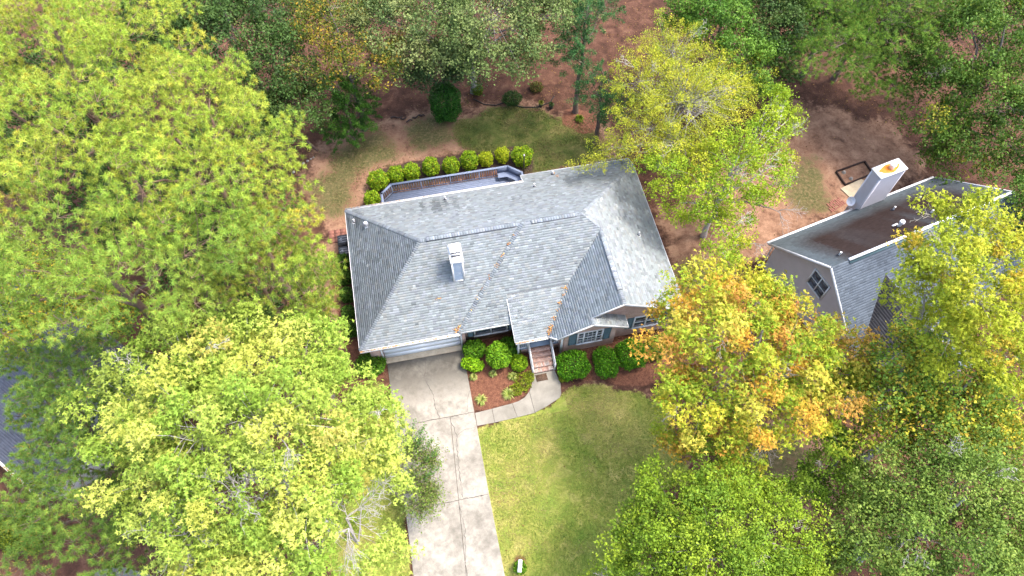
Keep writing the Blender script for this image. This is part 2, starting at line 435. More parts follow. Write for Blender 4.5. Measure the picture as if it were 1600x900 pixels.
TREES = [('pineY', 'pine_tree', 'tall yellow-green pine with the widest needle crown over the left side yard', [-19.41, 22.44],
  [[-21.25, 25.63, 19.0, 3.16], [-16.44, 24.47, 20.0, 3.01], [-17.33, 19.37, 20.0, 2.89], [-14.57, 21.05, 19.5, 2.49], [-20.74, 18.43, 18.0, 2.36],
   [-24.38, 23.1, 18.0, 3.12]]),
 ('pineY', 'pine_tree', 'bright yellow-green pine reaching toward the bare clay back yard', [-12.16, 19.27],
  [[-12.95, 22.22, 18.5, 2.34], [-11.59, 21.95, 17.0, 1.72], [-12.17, 18.52, 18.5, 2.59], [-10.24, 19.06, 17.0, 1.91], [-14.23, 17.31, 19.0, 2.37],
   [-9.77, 16.94, 16.0, 1.76]]),
 ('pineY2', 'pine_tree', 'mid-green pine behind the pale sweetgum beside the driveway', [-16.17, 14.77],
  [[-17.04, 14.99, 18.0, 2.59], [-14.14, 13.84, 18.0, 2.3], [-18.92, 13.56, 16.5, 1.89], [-11.92, 15.62, 17.5, 2.54], [-21.53, 15.34, 17.0, 2.05]]),
 ('pineO', 'pine_tree', 'olive pine whose needles hang by the left roof edge of the brick house', [-10.88, 15.61],
  [[-11.08, 15.62, 14.5, 2.08], [-9.42, 15.83, 13.0, 1.39], [-12.76, 14.36, 14.5, 2.04], [-9.85, 16.6, 14.5, 1.69], [-9.32, 15.91, 11.0, 1.07],
   [-9.3, 17.75, 11.5, 0.87]]),
 ('pineD', 'pine_tree', 'dark green pine shading the dark slate roof corner', [-18.4, 9.12],
  [[-19.21, 11.99, 12.5, 1.93], [-16.59, 12.37, 13.0, 2.19], [-18.74, 9.19, 11.5, 1.77], [-17.69, 6.65, 11.0, 1.98], [-15.37, 7.02, 10.5, 1.89],
   [-16.84, 9.97, 12.5, 2.14], [-21.62, 12.2, 10.5, 1.0], [-20.5, 9.95, 10.0, 1.38], [-20.74, 8.51, 9.5, 1.19], [-22.86, 13.96, 10.5, 1.35], [-20.84, 10.97, 10.5, 1.15],
   [-22.36, 7.74, 8.0, 1.32], [-17.45, 5.1, 9.0, 1.69], [-15.36, 5.49, 9.0, 1.51], [-21.44, 6.29, 7.5, 1.45]]),
 ('gum', 'sweetgum_tree', 'big pale yellow-green sweetgum with white bare limbs beside the driveway', [-10.25, 8.32],
  [[-13.23, 11.7, 14.5, 2.47], [-10.95, 12.51, 14.0, 2.0], [-8.72, 12.89, 13.5, 1.69], [-15.47, 9.62, 13.5, 1.81], [-12.08, 8.6, 15.0, 2.54], [-9.27, 9.1, 15.0, 2.56],
   [-7.23, 10.72, 13.5, 1.84], [-11.06, 6.33, 13.5, 2.55], [-7.95, 6.69, 14.0, 2.53], [-6.11, 8.35, 12.5, 1.82], [-5.86, 10.29, 12.0, 1.36], [-13.86, 7.44, 13.0, 1.89],
   [-8.81, 4.35, 13.0, 2.26], [-5.89, 5.12, 12.5, 1.52], [-12.49, 5.21, 12.0, 1.37], [-11.15, 3.59, 12.0, 1.7]]),
 ('oakD', 'oak_tree', 'dark blue-green oak tangled behind the yellow pines', [-17.99, 37.89],
  [[-18.83, 37.71, 9.15, 3.56], [-15.6, 36.18, 7.85, 2.74], [-14.15, 34.39, 5.88, 2.14], [-21.63, 40.87, 9.15, 3.46], [-16.98, 40.39, 8.5, 3.27],
   [-16.11, 33.6, 4.58, 1.74], [-17.64, 34.68, 5.88, 2.37]]),
 ('cedar', 'cedar_tree', 'soft bright green evergreen at the bare clay edge of the back yard', [-11.92, 36.74],
  [[-11.4, 37.16, 4.0, 1.64], [-11.81, 36.35, 2.6, 1.48], [-12.71, 37.38, 4.4, 1.63], [-10.95, 36.97, 2.6, 1.31], [-12.89, 36.16, 1.8, 1.27], [-12.25, 35.87, 1.3, 1.13],
   [-11.24, 36.44, 1.5, 1.04]]),
 ('speck', 'hickory_tree', 'thin leafy tree with orange spotted leaves over dark leaf litter', [-11.28, 37.71],
  [[-12.53, 37.28, 9.0, 1.88], [-10.91, 36.01, 8.0, 1.89], [-9.03, 36.62, 7.0, 1.46], [-12.91, 40.09, 9.0, 1.94], [-8.32, 38.34, 7.0, 1.23]]),
 ('oakP', 'oak_tree', 'broad silvery green oak standing behind the back yard', [-3.05, 41.61],
  [[-8.86, 40.31, 7.5, 2.88], [-5.28, 40.58, 8.08, 3.3], [-1.3, 39.58, 8.37, 3.68], [2.18, 39.93, 8.08, 2.71], [-3.52, 38.75, 6.92, 2.29], [0.0, 38.12, 6.92, 1.97],
   [-7.06, 38.44, 6.63, 1.85], [-11.0, 42.69, 6.92, 2.29], [3.59, 41.63, 7.5, 1.71], [1.39, 45.08, 7.5, 3.25], [-3.74, 45.8, 7.5, 3.74]]),
 ('oakG', 'oak_tree', 'grey-green small tree rising over the dark clipped holly', [-5.09, 39.71],
  [[-5.12, 39.71, 4.31, 1.95], [-6.82, 39.72, 3.69, 1.32], [-3.49, 39.71, 4.31, 1.4]]),
 ('cedarB', 'cedar_tree', 'feathery blue-green conifer beside the silvery oak', [4.93, 39.5],
  [[4.31, 38.45, 8.0, 1.55], [5.15, 39.77, 9.0, 1.54], [4.02, 38.51, 6.0, 1.25], [6.45, 41.67, 8.0, 1.25]]),
 ('cedarB', 'cedar_tree', 'small feathery conifer next to the round mulch bed', [6.31, 36.31],
  [[5.43, 36.73, 6.5, 1.04], [5.75, 36.26, 5.2, 1.42], [6.6, 36.19, 3.6, 1.36], [7.46, 36.23, 4.0, 1.17]]),
 ('maplG', 'maple_tree', 'fresh green maple behind the yellow feathery tree', [14.45, 40.23],
  [[14.66, 40.82, 7.62, 2.44], [15.75, 38.12, 6.92, 2.1], [13.1, 42.49, 7.62, 2.17], [16.1, 36.52, 5.54, 1.5], [12.41, 41.84, 6.23, 1.47]]),
 ('yell', 'elm_tree', 'airy yellow elm with bare grey branches behind the roof', [10.76, 33.88],
  [[10.83, 37.73, 7.27, 2.51], [8.52, 35.44, 6.87, 2.21], [11.53, 33.03, 7.27, 3.3], [8.33, 31.96, 6.06, 2.08], [6.12, 31.11, 4.85, 1.1], [13.97, 34.86, 6.87, 2.12],
   [10.55, 30.25, 6.46, 2.23], [4.88, 30.46, 4.2, 0.64], [16.59, 37.08, 6.46, 1.13]]),
 ('lime', 'elm_tree', 'lime green tree brushing the right corner of the roof', [13.33, 27.87],
  [[11.32, 26.91, 6.5, 2.34], [9.33, 28.4, 6.5, 1.67], [13.7, 27.99, 7.0, 2.66], [12.66, 24.99, 5.5, 1.79], [16.21, 31.1, 7.0, 1.54], [15.05, 26.44, 5.5, 1.35],
   [17.85, 32.38, 6.5, 1.16], [10.3, 26.44, 5.5, 1.19], [16.36, 29.07, 6.0, 1.54], [13.18, 23.69, 5.0, 1.01], [17.39, 34.15, 7.0, 0.84]]),
 ('oakD', 'oak_tree', 'dark narrow oak between the green maple and the open pine', [18.46, 41.85],
  [[18.68, 39.7, 6.92, 2.05], [18.18, 41.81, 7.62, 2.06], [18.96, 38.81, 4.85, 1.28], [17.46, 44.21, 7.62, 2.3], [19.86, 42.35, 6.92, 1.83]]),
 ('pineM', 'pine_tree', 'mid-green pine spreading over the reddish clay yard', [25.8, 43.0],
  [[21.35, 37.38, 7.85, 2.56], [25.35, 39.11, 8.5, 3.22], [21.77, 41.19, 7.85, 2.67], [27.62, 41.04, 8.5, 2.63], [24.91, 36.5, 5.56, 1.59], [26.69, 36.56, 4.9, 1.52],
   [19.84, 37.2, 7.19, 1.38], [23.67, 37.61, 6.54, 1.97]]),
 ('oakM', 'oak_tree', 'large deep green oak behind the dark stained roof', [31.79, 35.78],
  [[30.31, 38.48, 8.5, 3.63], [33.74, 39.74, 8.5, 3.46], [28.38, 36.9, 7.19, 2.36], [31.63, 35.19, 6.54, 3.21], [28.83, 33.57, 5.23, 1.94], [31.21, 31.9, 4.25, 2.37],
   [34.0, 33.53, 5.88, 2.98], [29.56, 32.75, 2.94, 1.11], [34.47, 30.25, 4.58, 2.31]]),
 ('oakD', 'oak_tree', 'dark oak filling the gap behind the mid-green pine', [23.32, 43.38],
  [[23.25, 44.33, 7.0, 3.95], [28.13, 40.12, 6.0, 2.81], [20.76, 41.78, 6.0, 2.54], [25.92, 42.12, 6.0, 3.24], [18.99, 46.49, 7.0, 3.32]]),
 ('oakM', 'oak_tree', 'green oak crown against the far end of the dark stained roof', [32.03, 25.44],
  [[31.34, 26.56, 6.0, 1.34], [32.44, 25.11, 6.0, 1.93], [31.82, 24.87, 5.0, 1.18]]),
 ('gumL', 'sweetgum_tree', 'yellow-green sweetgum leaning over the grey neighbouring roof', [19.85, 15.19],
  [[19.31, 18.48, 15.0, 1.03], [20.39, 18.28, 16.0, 1.16], [18.07, 17.42, 14.0, 0.93], [18.51, 15.82, 16.0, 1.6], [21.44, 16.78, 15.0, 1.34], [18.02, 15.27, 14.0, 1.54],
   [19.44, 14.09, 15.0, 1.92], [22.12, 14.63, 14.0, 1.66], [17.87, 15.5, 13.0, 0.86], [19.36, 13.83, 12.5, 1.57], [21.59, 12.89, 12.5, 1.54]]),
 ('speckO', 'hickory_tree', 'dense tree speckled with orange leaves beside the grey roof', [20.67, 12.18],
  [[18.63, 13.25, 9.5, 1.89], [20.79, 12.72, 10.0, 2.24], [23.33, 12.28, 9.5, 1.81], [18.15, 11.71, 8.0, 1.61], [20.17, 11.06, 8.5, 1.88], [23.19, 10.59, 8.0, 1.77],
   [19.36, 14.76, 9.5, 1.12]]),
 ('maple', 'maple_tree', 'autumn maple with orange, yellow and green leaves right of the front lawn', [11.69, 14.02],
  [[10.18, 18.38, 9.5, 1.64], [8.84, 17.8, 8.5, 1.27], [12.62, 18.19, 9.5, 1.25], [13.5, 17.34, 9.0, 0.92], [15.48, 15.45, 9.0, 1.21], [10.54, 14.89, 11.0, 2.56],
   [8.01, 14.3, 9.0, 1.82], [13.09, 13.96, 10.5, 2.41], [16.59, 14.53, 8.5, 1.66], [8.96, 11.99, 9.0, 2.06], [11.6, 11.49, 9.5, 2.14], [14.92, 12.01, 8.5, 1.72],
   [8.3, 11.08, 6.5, 1.15], [17.76, 13.88, 8.0, 1.09], [10.66, 10.6, 7.5, 1.39]]),
 ('green', 'oak_tree', 'bright green leafy tree at the lower edge of the front lawn', [9.26, 6.04],
  [[7.33, 7.54, 7.0, 1.97], [9.44, 8.32, 8.0, 1.77], [6.21, 5.91, 6.5, 1.83], [8.64, 5.57, 8.5, 2.45], [11.83, 6.02, 7.5, 2.02], [11.92, 8.1, 6.5, 1.38],
   [13.43, 5.08, 6.5, 1.61], [5.09, 4.95, 5.5, 1.2], [9.38, 4.08, 8.0, 2.21]]),
 ('greenS', 'oak_tree', 'small fresh green tree beside the bare path under the maple', [16.14, 9.86],
  [[15.96, 10.25, 6.0, 1.34], [17.29, 9.59, 5.5, 1.09], [14.91, 9.53, 4.5, 0.92], [15.73, 8.92, 5.0, 1.16], [16.83, 11.24, 6.0, 0.91]]),
 ('oakS', 'oak_tree', 'soft grey-green oak with wide crown beyond the bare path', [18.95, 6.62],
  [[18.13, 8.63, 8.5, 1.7], [19.98, 8.79, 9.5, 2.05], [22.02, 7.65, 9.0, 1.88], [15.93, 6.29, 7.5, 1.59], [17.95, 5.97, 8.5, 2.1], [20.12, 5.36, 9.0, 2.05],
   [16.92, 7.6, 8.0, 1.34], [22.1, 5.05, 8.5, 1.66], [14.85, 6.2, 6.5, 1.19], [17.17, 4.34, 8.0, 1.66]]),
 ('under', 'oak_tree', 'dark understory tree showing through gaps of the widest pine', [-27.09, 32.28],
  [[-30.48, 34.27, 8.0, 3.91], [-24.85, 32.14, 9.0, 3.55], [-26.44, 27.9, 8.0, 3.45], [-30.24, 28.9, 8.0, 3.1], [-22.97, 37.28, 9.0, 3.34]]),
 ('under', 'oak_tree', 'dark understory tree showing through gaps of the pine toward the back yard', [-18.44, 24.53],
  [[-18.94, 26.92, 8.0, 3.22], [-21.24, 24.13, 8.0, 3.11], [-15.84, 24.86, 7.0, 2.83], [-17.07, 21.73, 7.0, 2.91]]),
 ('speckO', 'hickory_tree', 'understory tree with orange flecks between the mid-green pine and the slate roof', [-23.99, 17.85],
  [[-26.24, 19.25, 9.0, 2.02], [-23.27, 17.34, 9.0, 1.97], [-21.19, 17.5, 8.0, 1.85], [-25.84, 16.38, 8.0, 1.32]]),
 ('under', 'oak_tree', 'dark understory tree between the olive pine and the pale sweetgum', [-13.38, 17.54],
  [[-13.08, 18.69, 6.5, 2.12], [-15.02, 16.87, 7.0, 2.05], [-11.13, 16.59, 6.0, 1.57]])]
EXTRA = {'autumn maple with orange, yellow and green leaves right of the front lawn': ([[11.98, 12.83, 10.5, 0.83], [9.87, 12.72, 10.0, 0.66]],
                                                                               [(11.79, 12.79, 10.6, 0.7, 0.3, 0.4, 1.3), (11.79, 12.79, 10.6, -0.2, 0.8, 0.4, 1.3),
                                                                                (17.04, 15.62, 8.8, 0.9, 0.2, 0.4, 1.1), (17.2, 13.41, 8.3, 0.9, -0.3, 0.3, 1.1),
                                                                                (11.87, 10.43, 8.5, 0.2, -0.8, 0.3, 1.2)]),
 'big pale yellow-green sweetgum with white bare limbs beside the driveway': ([[-6.17, 5.57, 13.2, 1.26], [-10.18, 6.76, 14.2, 1.01], [-12.38, 5.38, 13.0, 0.92],
                                                                               [-8.22, 7.95, 15.5, 0.59]],
                                                                              [(-6.08, 5.49, 13.6, -0.6, -0.3, 0.3, 2.0), (-6.08, 5.49, 13.6, 0.3, -0.9, 0.2, 2.0),
                                                                               (-6.24, 5.84, 13.6, 0.7, 0.5, 0.4, 1.8), (-6.27, 6.07, 13.6, -0.8, 0.3, 0.4, 1.6),
                                                                               (-5.77, 6.4, 13.2, 0.8, 0.1, 0.5, 1.6), (-9.85, 6.44, 15.0, -0.7, 0.4, 0.3, 1.7),
                                                                               (-9.78, 6.67, 15.0, 0.5, 0.7, 0.3, 1.5), (-9.95, 6.33, 15.0, 0.6, -0.6, 0.2, 1.4),
                                                                               (-12.16, 5.28, 13.5, -0.8, 0.1, 0.2, 1.7), (-12.06, 5.4, 13.5, 0.7, -0.2, 0.3, 1.6),
                                                                               (-11.97, 4.99, 13.2, -0.2, -0.8, 0.2, 1.4), (-8.12, 7.85, 15.8, 0.4, -0.7, 0.4, 1.0)]),
 'lime green tree brushing the right corner of the roof': ([],
                                                           [(16.21, 25.73, 5.8, 0.9, -0.1, 0.2, 1.8), (15.8, 27.39, 6.2, 0.9, 0.1, 0.3, 1.6),
                                                            (17.23, 30.74, 6.8, 0.6, 0.5, 0.3, 1.5), (14.77, 23.93, 5.0, 0.6, -0.5, 0.2, 1.2)]),
 'yellow-green sweetgum leaning over the grey neighbouring roof': ([[17.46, 14.39, 12.0, 0.58]],
                                                                   [(17.84, 14.27, 13.5, -0.7, 0.2, 0.5, 1.0), (17.78, 15.17, 13.0, -0.8, 0.3, 0.4, 0.8)])}
# ------------------------------------------------------------------ ground
def in_poly(X, Y, poly):
    inside = np.zeros(X.shape, bool)
    n = len(poly)
    for i in range(n):
        x0, y0 = poly[i]; x1, y1 = poly[(i + 1) % n]
        if y0 == y1:
            continue
        c = ((y0 > Y) != (y1 > Y)) & (X < (x1 - x0) * (Y - y0) / (y1 - y0) + x0)
        inside ^= c
    return inside

def vnoise(X, Y, s, seed):
    """smooth value noise, numpy"""
    r = np.random.default_rng(seed).random((64, 64))
    x = X / s; y = Y / s
    xi = np.floor(x).astype(int); yi = np.floor(y).astype(int)
    fx = x - xi; fy = y - yi
    fx = fx * fx * (3 - 2 * fx); fy = fy * fy * (3 - 2 * fy)
    g = lambda a, b: r[a % 64, b % 64]
    return (g(xi, yi) * (1 - fx) + g(xi + 1, yi) * fx) * (1 - fy) + (g(xi, yi + 1) * (1 - fx) + g(xi + 1, yi + 1) * fx) * fy

def zone_mask(X, Y, polys, wob=0.8):
    xx = X + (vnoise(X, Y, 1.7, 5) - 0.5) * wob * 1.6 + (vnoise(X, Y, 0.6, 6) - 0.5) * wob * 0.8
    yy = Y + (vnoise(X, Y, 1.7, 7) - 0.5) * wob * 1.6 + (vnoise(X, Y, 0.6, 8) - 0.5) * wob * 0.8
    m = np.zeros(X.shape)
    for p in polys:
        m = np.maximum(m, in_poly(xx, yy, p).astype(float))
    return m

def blur(m, k):
    for _ in range(k):
        m = (m + np.roll(m, 1, 0) + np.roll(m, -1, 0) + np.roll(m, 1, 1) + np.roll(m, -1, 1)) / 5
    return m

def ground_z(X, Y):
    return 0.0 * X

def make_ground():
    far = np.array([60, 80, 120, 200, 400.0])
    xs = np.concatenate([-far[::-1], np.arange(-48, 48.01, 0.38), far])
    ys = np.concatenate([np.array([-400, -200, -80, -30, -10.0]), np.arange(-4, 60.01, 0.38), far + 5])
    X, Y = np.meshgrid(xs, ys, indexing='ij')
    nx, ny = X.shape
    g = blur(zone_mask(X, Y, ZONES['grass'], 0.5), 2)
    o = blur(zone_mask(X, Y, ZONES['olive'], 1.2), 4)
    c = blur(zone_mask(X, Y, ZONES['clay'], 1.4), 5)
    bk = blur(zone_mask(X, Y, ZONES['back'], 0.9), 3)
    mu = blur(zone_mask(X, Y, ZONES['mulch'], 0.25), 1)
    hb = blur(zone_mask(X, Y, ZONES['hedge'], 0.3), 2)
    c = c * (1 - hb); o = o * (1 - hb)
    Z = (vnoise(X, Y, 2.5, 3) - 0.5) * 0.03 + (vnoise(X, Y, 0.7, 4) - 0.5) * 0.012 - 0.01
    me = bpy.data.meshes.new('ground')
    V = np.stack([X, Y, Z], -1).reshape(-1, 3).astype(np.float32)
    i = np.arange(nx - 1)[:, None]; j = np.arange(ny - 1)[None, :]
    F = np.stack([i * ny + j, (i + 1) * ny + j, (i + 1) * ny + j + 1, i * ny + j + 1], -1).reshape(-1, 4).astype(np.int32)
    me.vertices.add(len(V)); me.vertices.foreach_set('co', V.ravel())
    me.loops.add(F.size); me.loops.foreach_set('vertex_index', F.ravel())
    me.polygons.add(len(F)); me.polygons.foreach_set('loop_start', np.arange(0, F.size, 4, dtype=np.int32))
    me.polygons.foreach_set('loop_total', np.full(len(F), 4, np.int32))
    me.update(calc_edges=True)
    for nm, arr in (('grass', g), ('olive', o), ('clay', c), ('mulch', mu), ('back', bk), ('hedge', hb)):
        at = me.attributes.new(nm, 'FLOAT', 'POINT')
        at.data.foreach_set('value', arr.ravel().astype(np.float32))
    me.polygons.foreach_set('use_smooth', np.ones(len(F), bool))
    m, nt, b = mat_new('ground')
    co = objco(nt)
    def att(nm):
        a = nt.nodes.new('ShaderNodeAttribute'); a.attribute_name = nm
        return a.outputs['Fac']
    nA = noise(nt, 0.22, 5, 0.6, co, 0.5); nB = noise(nt, 1.1, 6, 0.65, co, 0.4); nC = noise(nt, 5.0, 5, 0.7, co); nD = noise(nt, 26.0, 4, 0.75, co)
    litter = ramp(nt, nB, [(0.30, (0.036, 0.0192, 0.0136)), (0.5, (0.076, 0.0368, 0.0248)), (0.68, (0.132, 0.068, 0.0448))])
    litter = mix(nt, 0.75, litter, ramp(nt, nD, [(0.32, 0.42), (0.62, 1.35)]), 'MULTIPLY')
    clay = ramp(nt, nB, [(0.30, (0.13, 0.07, 0.044)), (0.5, (0.225, 0.128, 0.082)), (0.68, (0.32, 0.195, 0.128))])
    clay = mix(nt, 0.55, clay, ramp(nt, nC, [(0.32, 0.6), (0.62, 1.2)]), 'MULTIPLY')
    clay = mix(nt, 0.5, clay, ramp(nt, nD, [(0.32, 0.6), (0.62, 1.2)]), 'MULTIPLY')
    grass = ramp(nt, nA, [(0.36, (0.126, 0.196, 0.0284)), (0.50, (0.217, 0.238, 0.0459)), (0.62, (0.343, 0.297, 0.0929))])
    grass2 = ramp(nt, nB, [(0.34, (0.111, 0.184, 0.0273)), (0.52, (0.221, 0.238, 0.0491)), (0.66, (0.393, 0.332, 0.121))])
    grass = mix(nt, 0.5, grass, grass2)
    grass = mix(nt, 0.6, grass, ramp(nt, nC, [(0.3, 0.66), (0.65, 1.22)]), 'MULTIPLY')
    grass = mix(nt, 0.7, grass, ramp(nt, nD, [(0.3, 0.5), (0.65, 1.35)]), 'MULTIPLY')
    olive = ramp(nt, nC, [(0.32, (0.044, 0.052, 0.0192)), (0.5, (0.092, 0.084, 0.0336)), (0.66, (0.176, 0.128, 0.068))])
    olive = mix(nt, 0.6, olive, ramp(nt, nD, [(0.3, 0.6), (0.65, 1.25)]), 'MULTIPLY')
    back = ramp(nt, nB, [(0.32, (0.044, 0.068, 0.0144)), (0.5, (0.084, 0.096, 0.024)), (0.68, (0.152, 0.132, 0.048))])
    back = mix(nt, 0.6, back, ramp(nt, nC, [(0.3, 0.6), (0.65, 1.25)]), 'MULTIPLY')
    back = mix(nt, 0.6, back, ramp(nt, nD, [(0.3, 0.55), (0.65, 1.3)]), 'MULTIPLY')
    mulch = ramp(nt, nC, [(0.3, (0.08, 0.0336, 0.0208)), (0.66, (0.184, 0.084, 0.052))])
    mulch = mix(nt, 0.8, mulch, ramp(nt, nD, [(0.32, 0.4), (0.62, 1.4)]), 'MULTIPLY')
    brk = mth(nt, 'MULTIPLY', mth(nt, 'SUBTRACT', nB, 0.5), 1.1)
    brk2 = mth(nt, 'MULTIPLY', mth(nt, 'SUBTRACT', nC, 0.5), 0.9)
    def edge(a, k=1.0, lo=0.40, hi=0.60):
        v = mth(nt, 'ADD', a, mth(nt, 'MULTIPLY', mth(nt, 'ADD', brk, brk2), k))
        return ramp(nt, v, [(lo, 0.0), (hi, 1.0)])
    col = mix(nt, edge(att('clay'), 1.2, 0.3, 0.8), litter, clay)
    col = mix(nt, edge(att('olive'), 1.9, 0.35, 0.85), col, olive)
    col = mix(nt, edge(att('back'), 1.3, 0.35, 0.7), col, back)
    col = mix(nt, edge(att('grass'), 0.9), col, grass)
    col = mix(nt, edge(att('hedge'), 0.4), col, mix(nt, nC, (0.03, 0.02, 0.016), (0.075, 0.05, 0.038)))  # dark mulch bed; shade between deck and hedge is put into its colour
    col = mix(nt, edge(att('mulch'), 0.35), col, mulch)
    nt.links.new(col, b.inputs['Base Color'])
    b.inputs['Roughness'].default_value = 0.95
    b.inputs['Specular IOR Level'].default_value = 0.1
    bump(nt, b, mix(nt, 0.5, nC, nD), 0.9, 0.06)
    me.materials.append(m)
    ob = link('ground', me)
    tag(ob, 'red clay ground with lawn patches and leaf litter around the houses', kind='structure')

make_ground()

# neighbouring road strip at the foot of the dark pine
rd = MA()
rd.prism([(x, y, 0.0) for x, y in ROAD], (0, 0, 0.03))
tag(rd.build('road', simple('asphalt', (0.13, 0.125, 0.125), 0.9, 0.25, 8.0, 0.2)), 'grey asphalt strip at the foot of the dark pine', kind='structure')

# ------------------------------------------------------------------ shared roof shingles
def plane_frame(poly):
    P = np.array(poly, float)
    nrm = np.zeros(3)
    for i in range(len(P)):
        nrm += np.cross(P[i] - P[0], P[(i + 1) % len(P)] - P[0])
    nrm /= np.linalg.norm(nrm)
    if nrm[2] < 0:
        nrm = -nrm
    up = np.array([0, 0, 1.0]) - nrm * nrm[2]
    up /= np.linalg.norm(up)
    s = np.cross(up, nrm)
    return P, nrm, up, s

def shingles(ma, poly, colf, rng, lift=0.0, expo=0.15, wid=0.24):
    """lay courses of separate tabs over a planar roof polygon; each tab lies proud of the course below it"""
    P, nrm, up, s = plane_frame(poly)
    o = P[0]
    U = (P - o) @ s; T = (P - o) @ up
    def spans(t):
        xs = []
        n = len(U)
        for i in range(n):
            t0, t1 = T[i], T[(i + 1) % n]
            if (t0 <= t) != (t1 <= t):
                xs.append(U[i] + (U[(i + 1) % n] - U[i]) * (t - t0) / (t1 - t0))
        xs.sort()
        return [(xs[k], xs[k + 1]) for k in range(0, len(xs) - 1, 2)]
    V = []; F = []; C = []
    k = 0
    t = T.min()
    while t < T.max() - 0.01:
        tb, tt = t, min(t + expo, T.max())
        for a, b in spans((tb + tt) / 2):
            lo = [q for q in spans(tb + 1e-3)]; hi = [q for q in spans(tt - 1e-3)]
            def near(q, lst, i):
                if not lst: return q
                v = min((w[i] for w in lst), key=lambda z: abs(z - q))
                return v if abs(v - q) < 0.5 else q
            la, lb = near(a, lo, 0), near(b, lo, 1); ha, hb = near(a, hi, 0), near(b, hi, 1)
            x = min(a, la, ha) - rng.random() * wid
            while x < max(b, lb, hb):
                w = wid * (0.6 + 0.8 * rng.random())
                x1 = x + w
                b0, b1 = max(x, la), min(x1, lb); h0, h1 = max(x, ha), min(x1, hb)
                if b1 - b0 > 0.004 or h1 - h0 > 0.004:
                    if b1 <= b0: b0 = b1 = min(max(b0, la), lb)
                    if h1 <= h0: h0 = h1 = min(max(h0, ha), hb)
                    e = lift + 0.007 + 0.005 * rng.random()
                    q = [o + s * b0 + up * (tb - 0.006) + nrm * e, o + s * b1 + up * (tb - 0.006) + nrm * e,
                         o + s * h1 + up * tt + nrm * (lift + 0.003), o + s * h0 + up * tt + nrm * (lift + 0.003),
                         o + s * b0 + up * (tb - 0.006) + nrm * (lift - 0.002), o + s * b1 + up * (tb - 0.006) + nrm * (lift - 0.002)]
                    n0 = len(V)
                    V += q
                    F += [(n0, n0 + 1, n0 + 2, n0 + 3), (n0 + 4, n0 + 5, n0 + 1, n0)]
                    c = colf((q[0] + q[2]) / 2)
                    C += [c, c]
                x = x1
        t += expo
        k += 1
    ma.add(V, F, C)

def caps(ma, a, b, colf, rng, n1, n2, wid=0.13, step=0.13, lift=0.02):
    """ridge or hip caps: small bent tabs that overlap along the line a-b; n1, n2 are the normals of the two slopes"""
    a = np.array(a, float); b = np.array(b, float)
    L = np.linalg.norm(b - a); d = (b - a) / L
    n1 = np.array(n1, float); n2 = np.array(n2, float); nm = unit(n1 + n2)
    s1 = np.cross(d, n1); s2 = np.cross(d, n2)
    if s1.dot(n1 - n2) < 0: s1 = -s1
    if s2.dot(n2 - n1) < 0: s2 = -s2
    V = []; F = []; C = []
    k = 0.0
    while k < L - 0.02:
        e = min(k + step, L)
        p = a + d * k + nm * (lift + 0.02); q = a + d * e + nm * (lift + 0.006)
        n0 = len(V)
        V += [p + s1 * wid - nm * 0.012, p, p + s2 * wid - nm * 0.012, q + s1 * wid - nm * 0.012, q, q + s2 * wid - nm * 0.012, p + s1 * wid - nm * 0.035, p - nm * 0.03, p + s2 * wid - nm * 0.035]
        F += [(n0, n0 + 1, n0 + 4, n0 + 3), (n0 + 1, n0 + 2, n0 + 5, n0 + 4), (n0 + 6, n0 + 7, n0 + 1, n0), (n0 + 7, n0 + 8, n0 + 2, n0 + 1)]
        c = colf((p + q) / 2)
        C += [c] * 4
        k += step
    ma.add(V, F, C)
# ------------------------------------------------------------------ the brick house (local axes: x along the front, y to the rear)
HO = (-8.975, 17.73, 0.0); HR = math.radians(11.4)
house = tag(empty('brick_house', HO, HR), 'single-storey brick house under a grey shingle hip roof with a gabled right wing', 'house')
rng = np.random.default_rng(11)
K = 0.52
ZE = 2.9
zS = lambda y: ZE + K * y
zN = lambda y: ZE + K * (10.4 - y)
zE = lambda x: ZE + K * (19.75 - x)
zW = lambda x: ZE + (5.604 - ZE) / 4.57 * x
zP = lambda y: 3.706 + 0.345 * (y - 1.55)
zV = lambda x: 5.084 - K * (15.55 - x)
zB = lambda x: zV(13.7) - K * (x - 13.7)
roof_polys = {
    'S1': [(x, y, zS(y)) for x, y in ((0, 0), (5.9, 0), (10.85, 5.2), (4.57, 5.2))],
    'S2': [(x, y, zS(y)) for x, y in ((5.9, 0), (9.16, 0), (9.16, 1.55), (12.91, 1.55), (15.55, 4.2), (14.55, 5.2), (10.85, 5.2))],
    'P': [(x, y, zP(y)) for x, y in ((9.12, -1.2), (11.08, -1.2), (12.91, 1.55), (9.12, 1.55))],
    'V': [(x, y, zV(x)) for x, y in ((11.08, -1.2), (11.6, -1.62), (13.7, -1.62), (13.7, -1.15), (15.55, -1.15), (15.55, 4.2), (12.91, 1.55))],
    'B': [(x, y, zB(x)) for x, y in ((13.7, -1.62), (15.95, -1.62), (15.95, -0.78), (13.7, -0.78))],
    'E': [(x, y, zE(x)) for x, y in ((19.75, -1.15), (19.75, 10.4), (14.55, 5.2), (15.55, 4.2), (15.55, -1.15))],
    'N': [(x, y, zN(y)) for x, y in ((0, 10.4), (4.57, 5.2), (14.55, 5.2), (19.75, 10.4), (19.75, 11.4), (12.05, 11.4), (12.05, 10.4))],
    'W': [(x, y, zW(x)) for x, y in ((0, 0), (4.57, 5.2), (0, 10.4))],
}
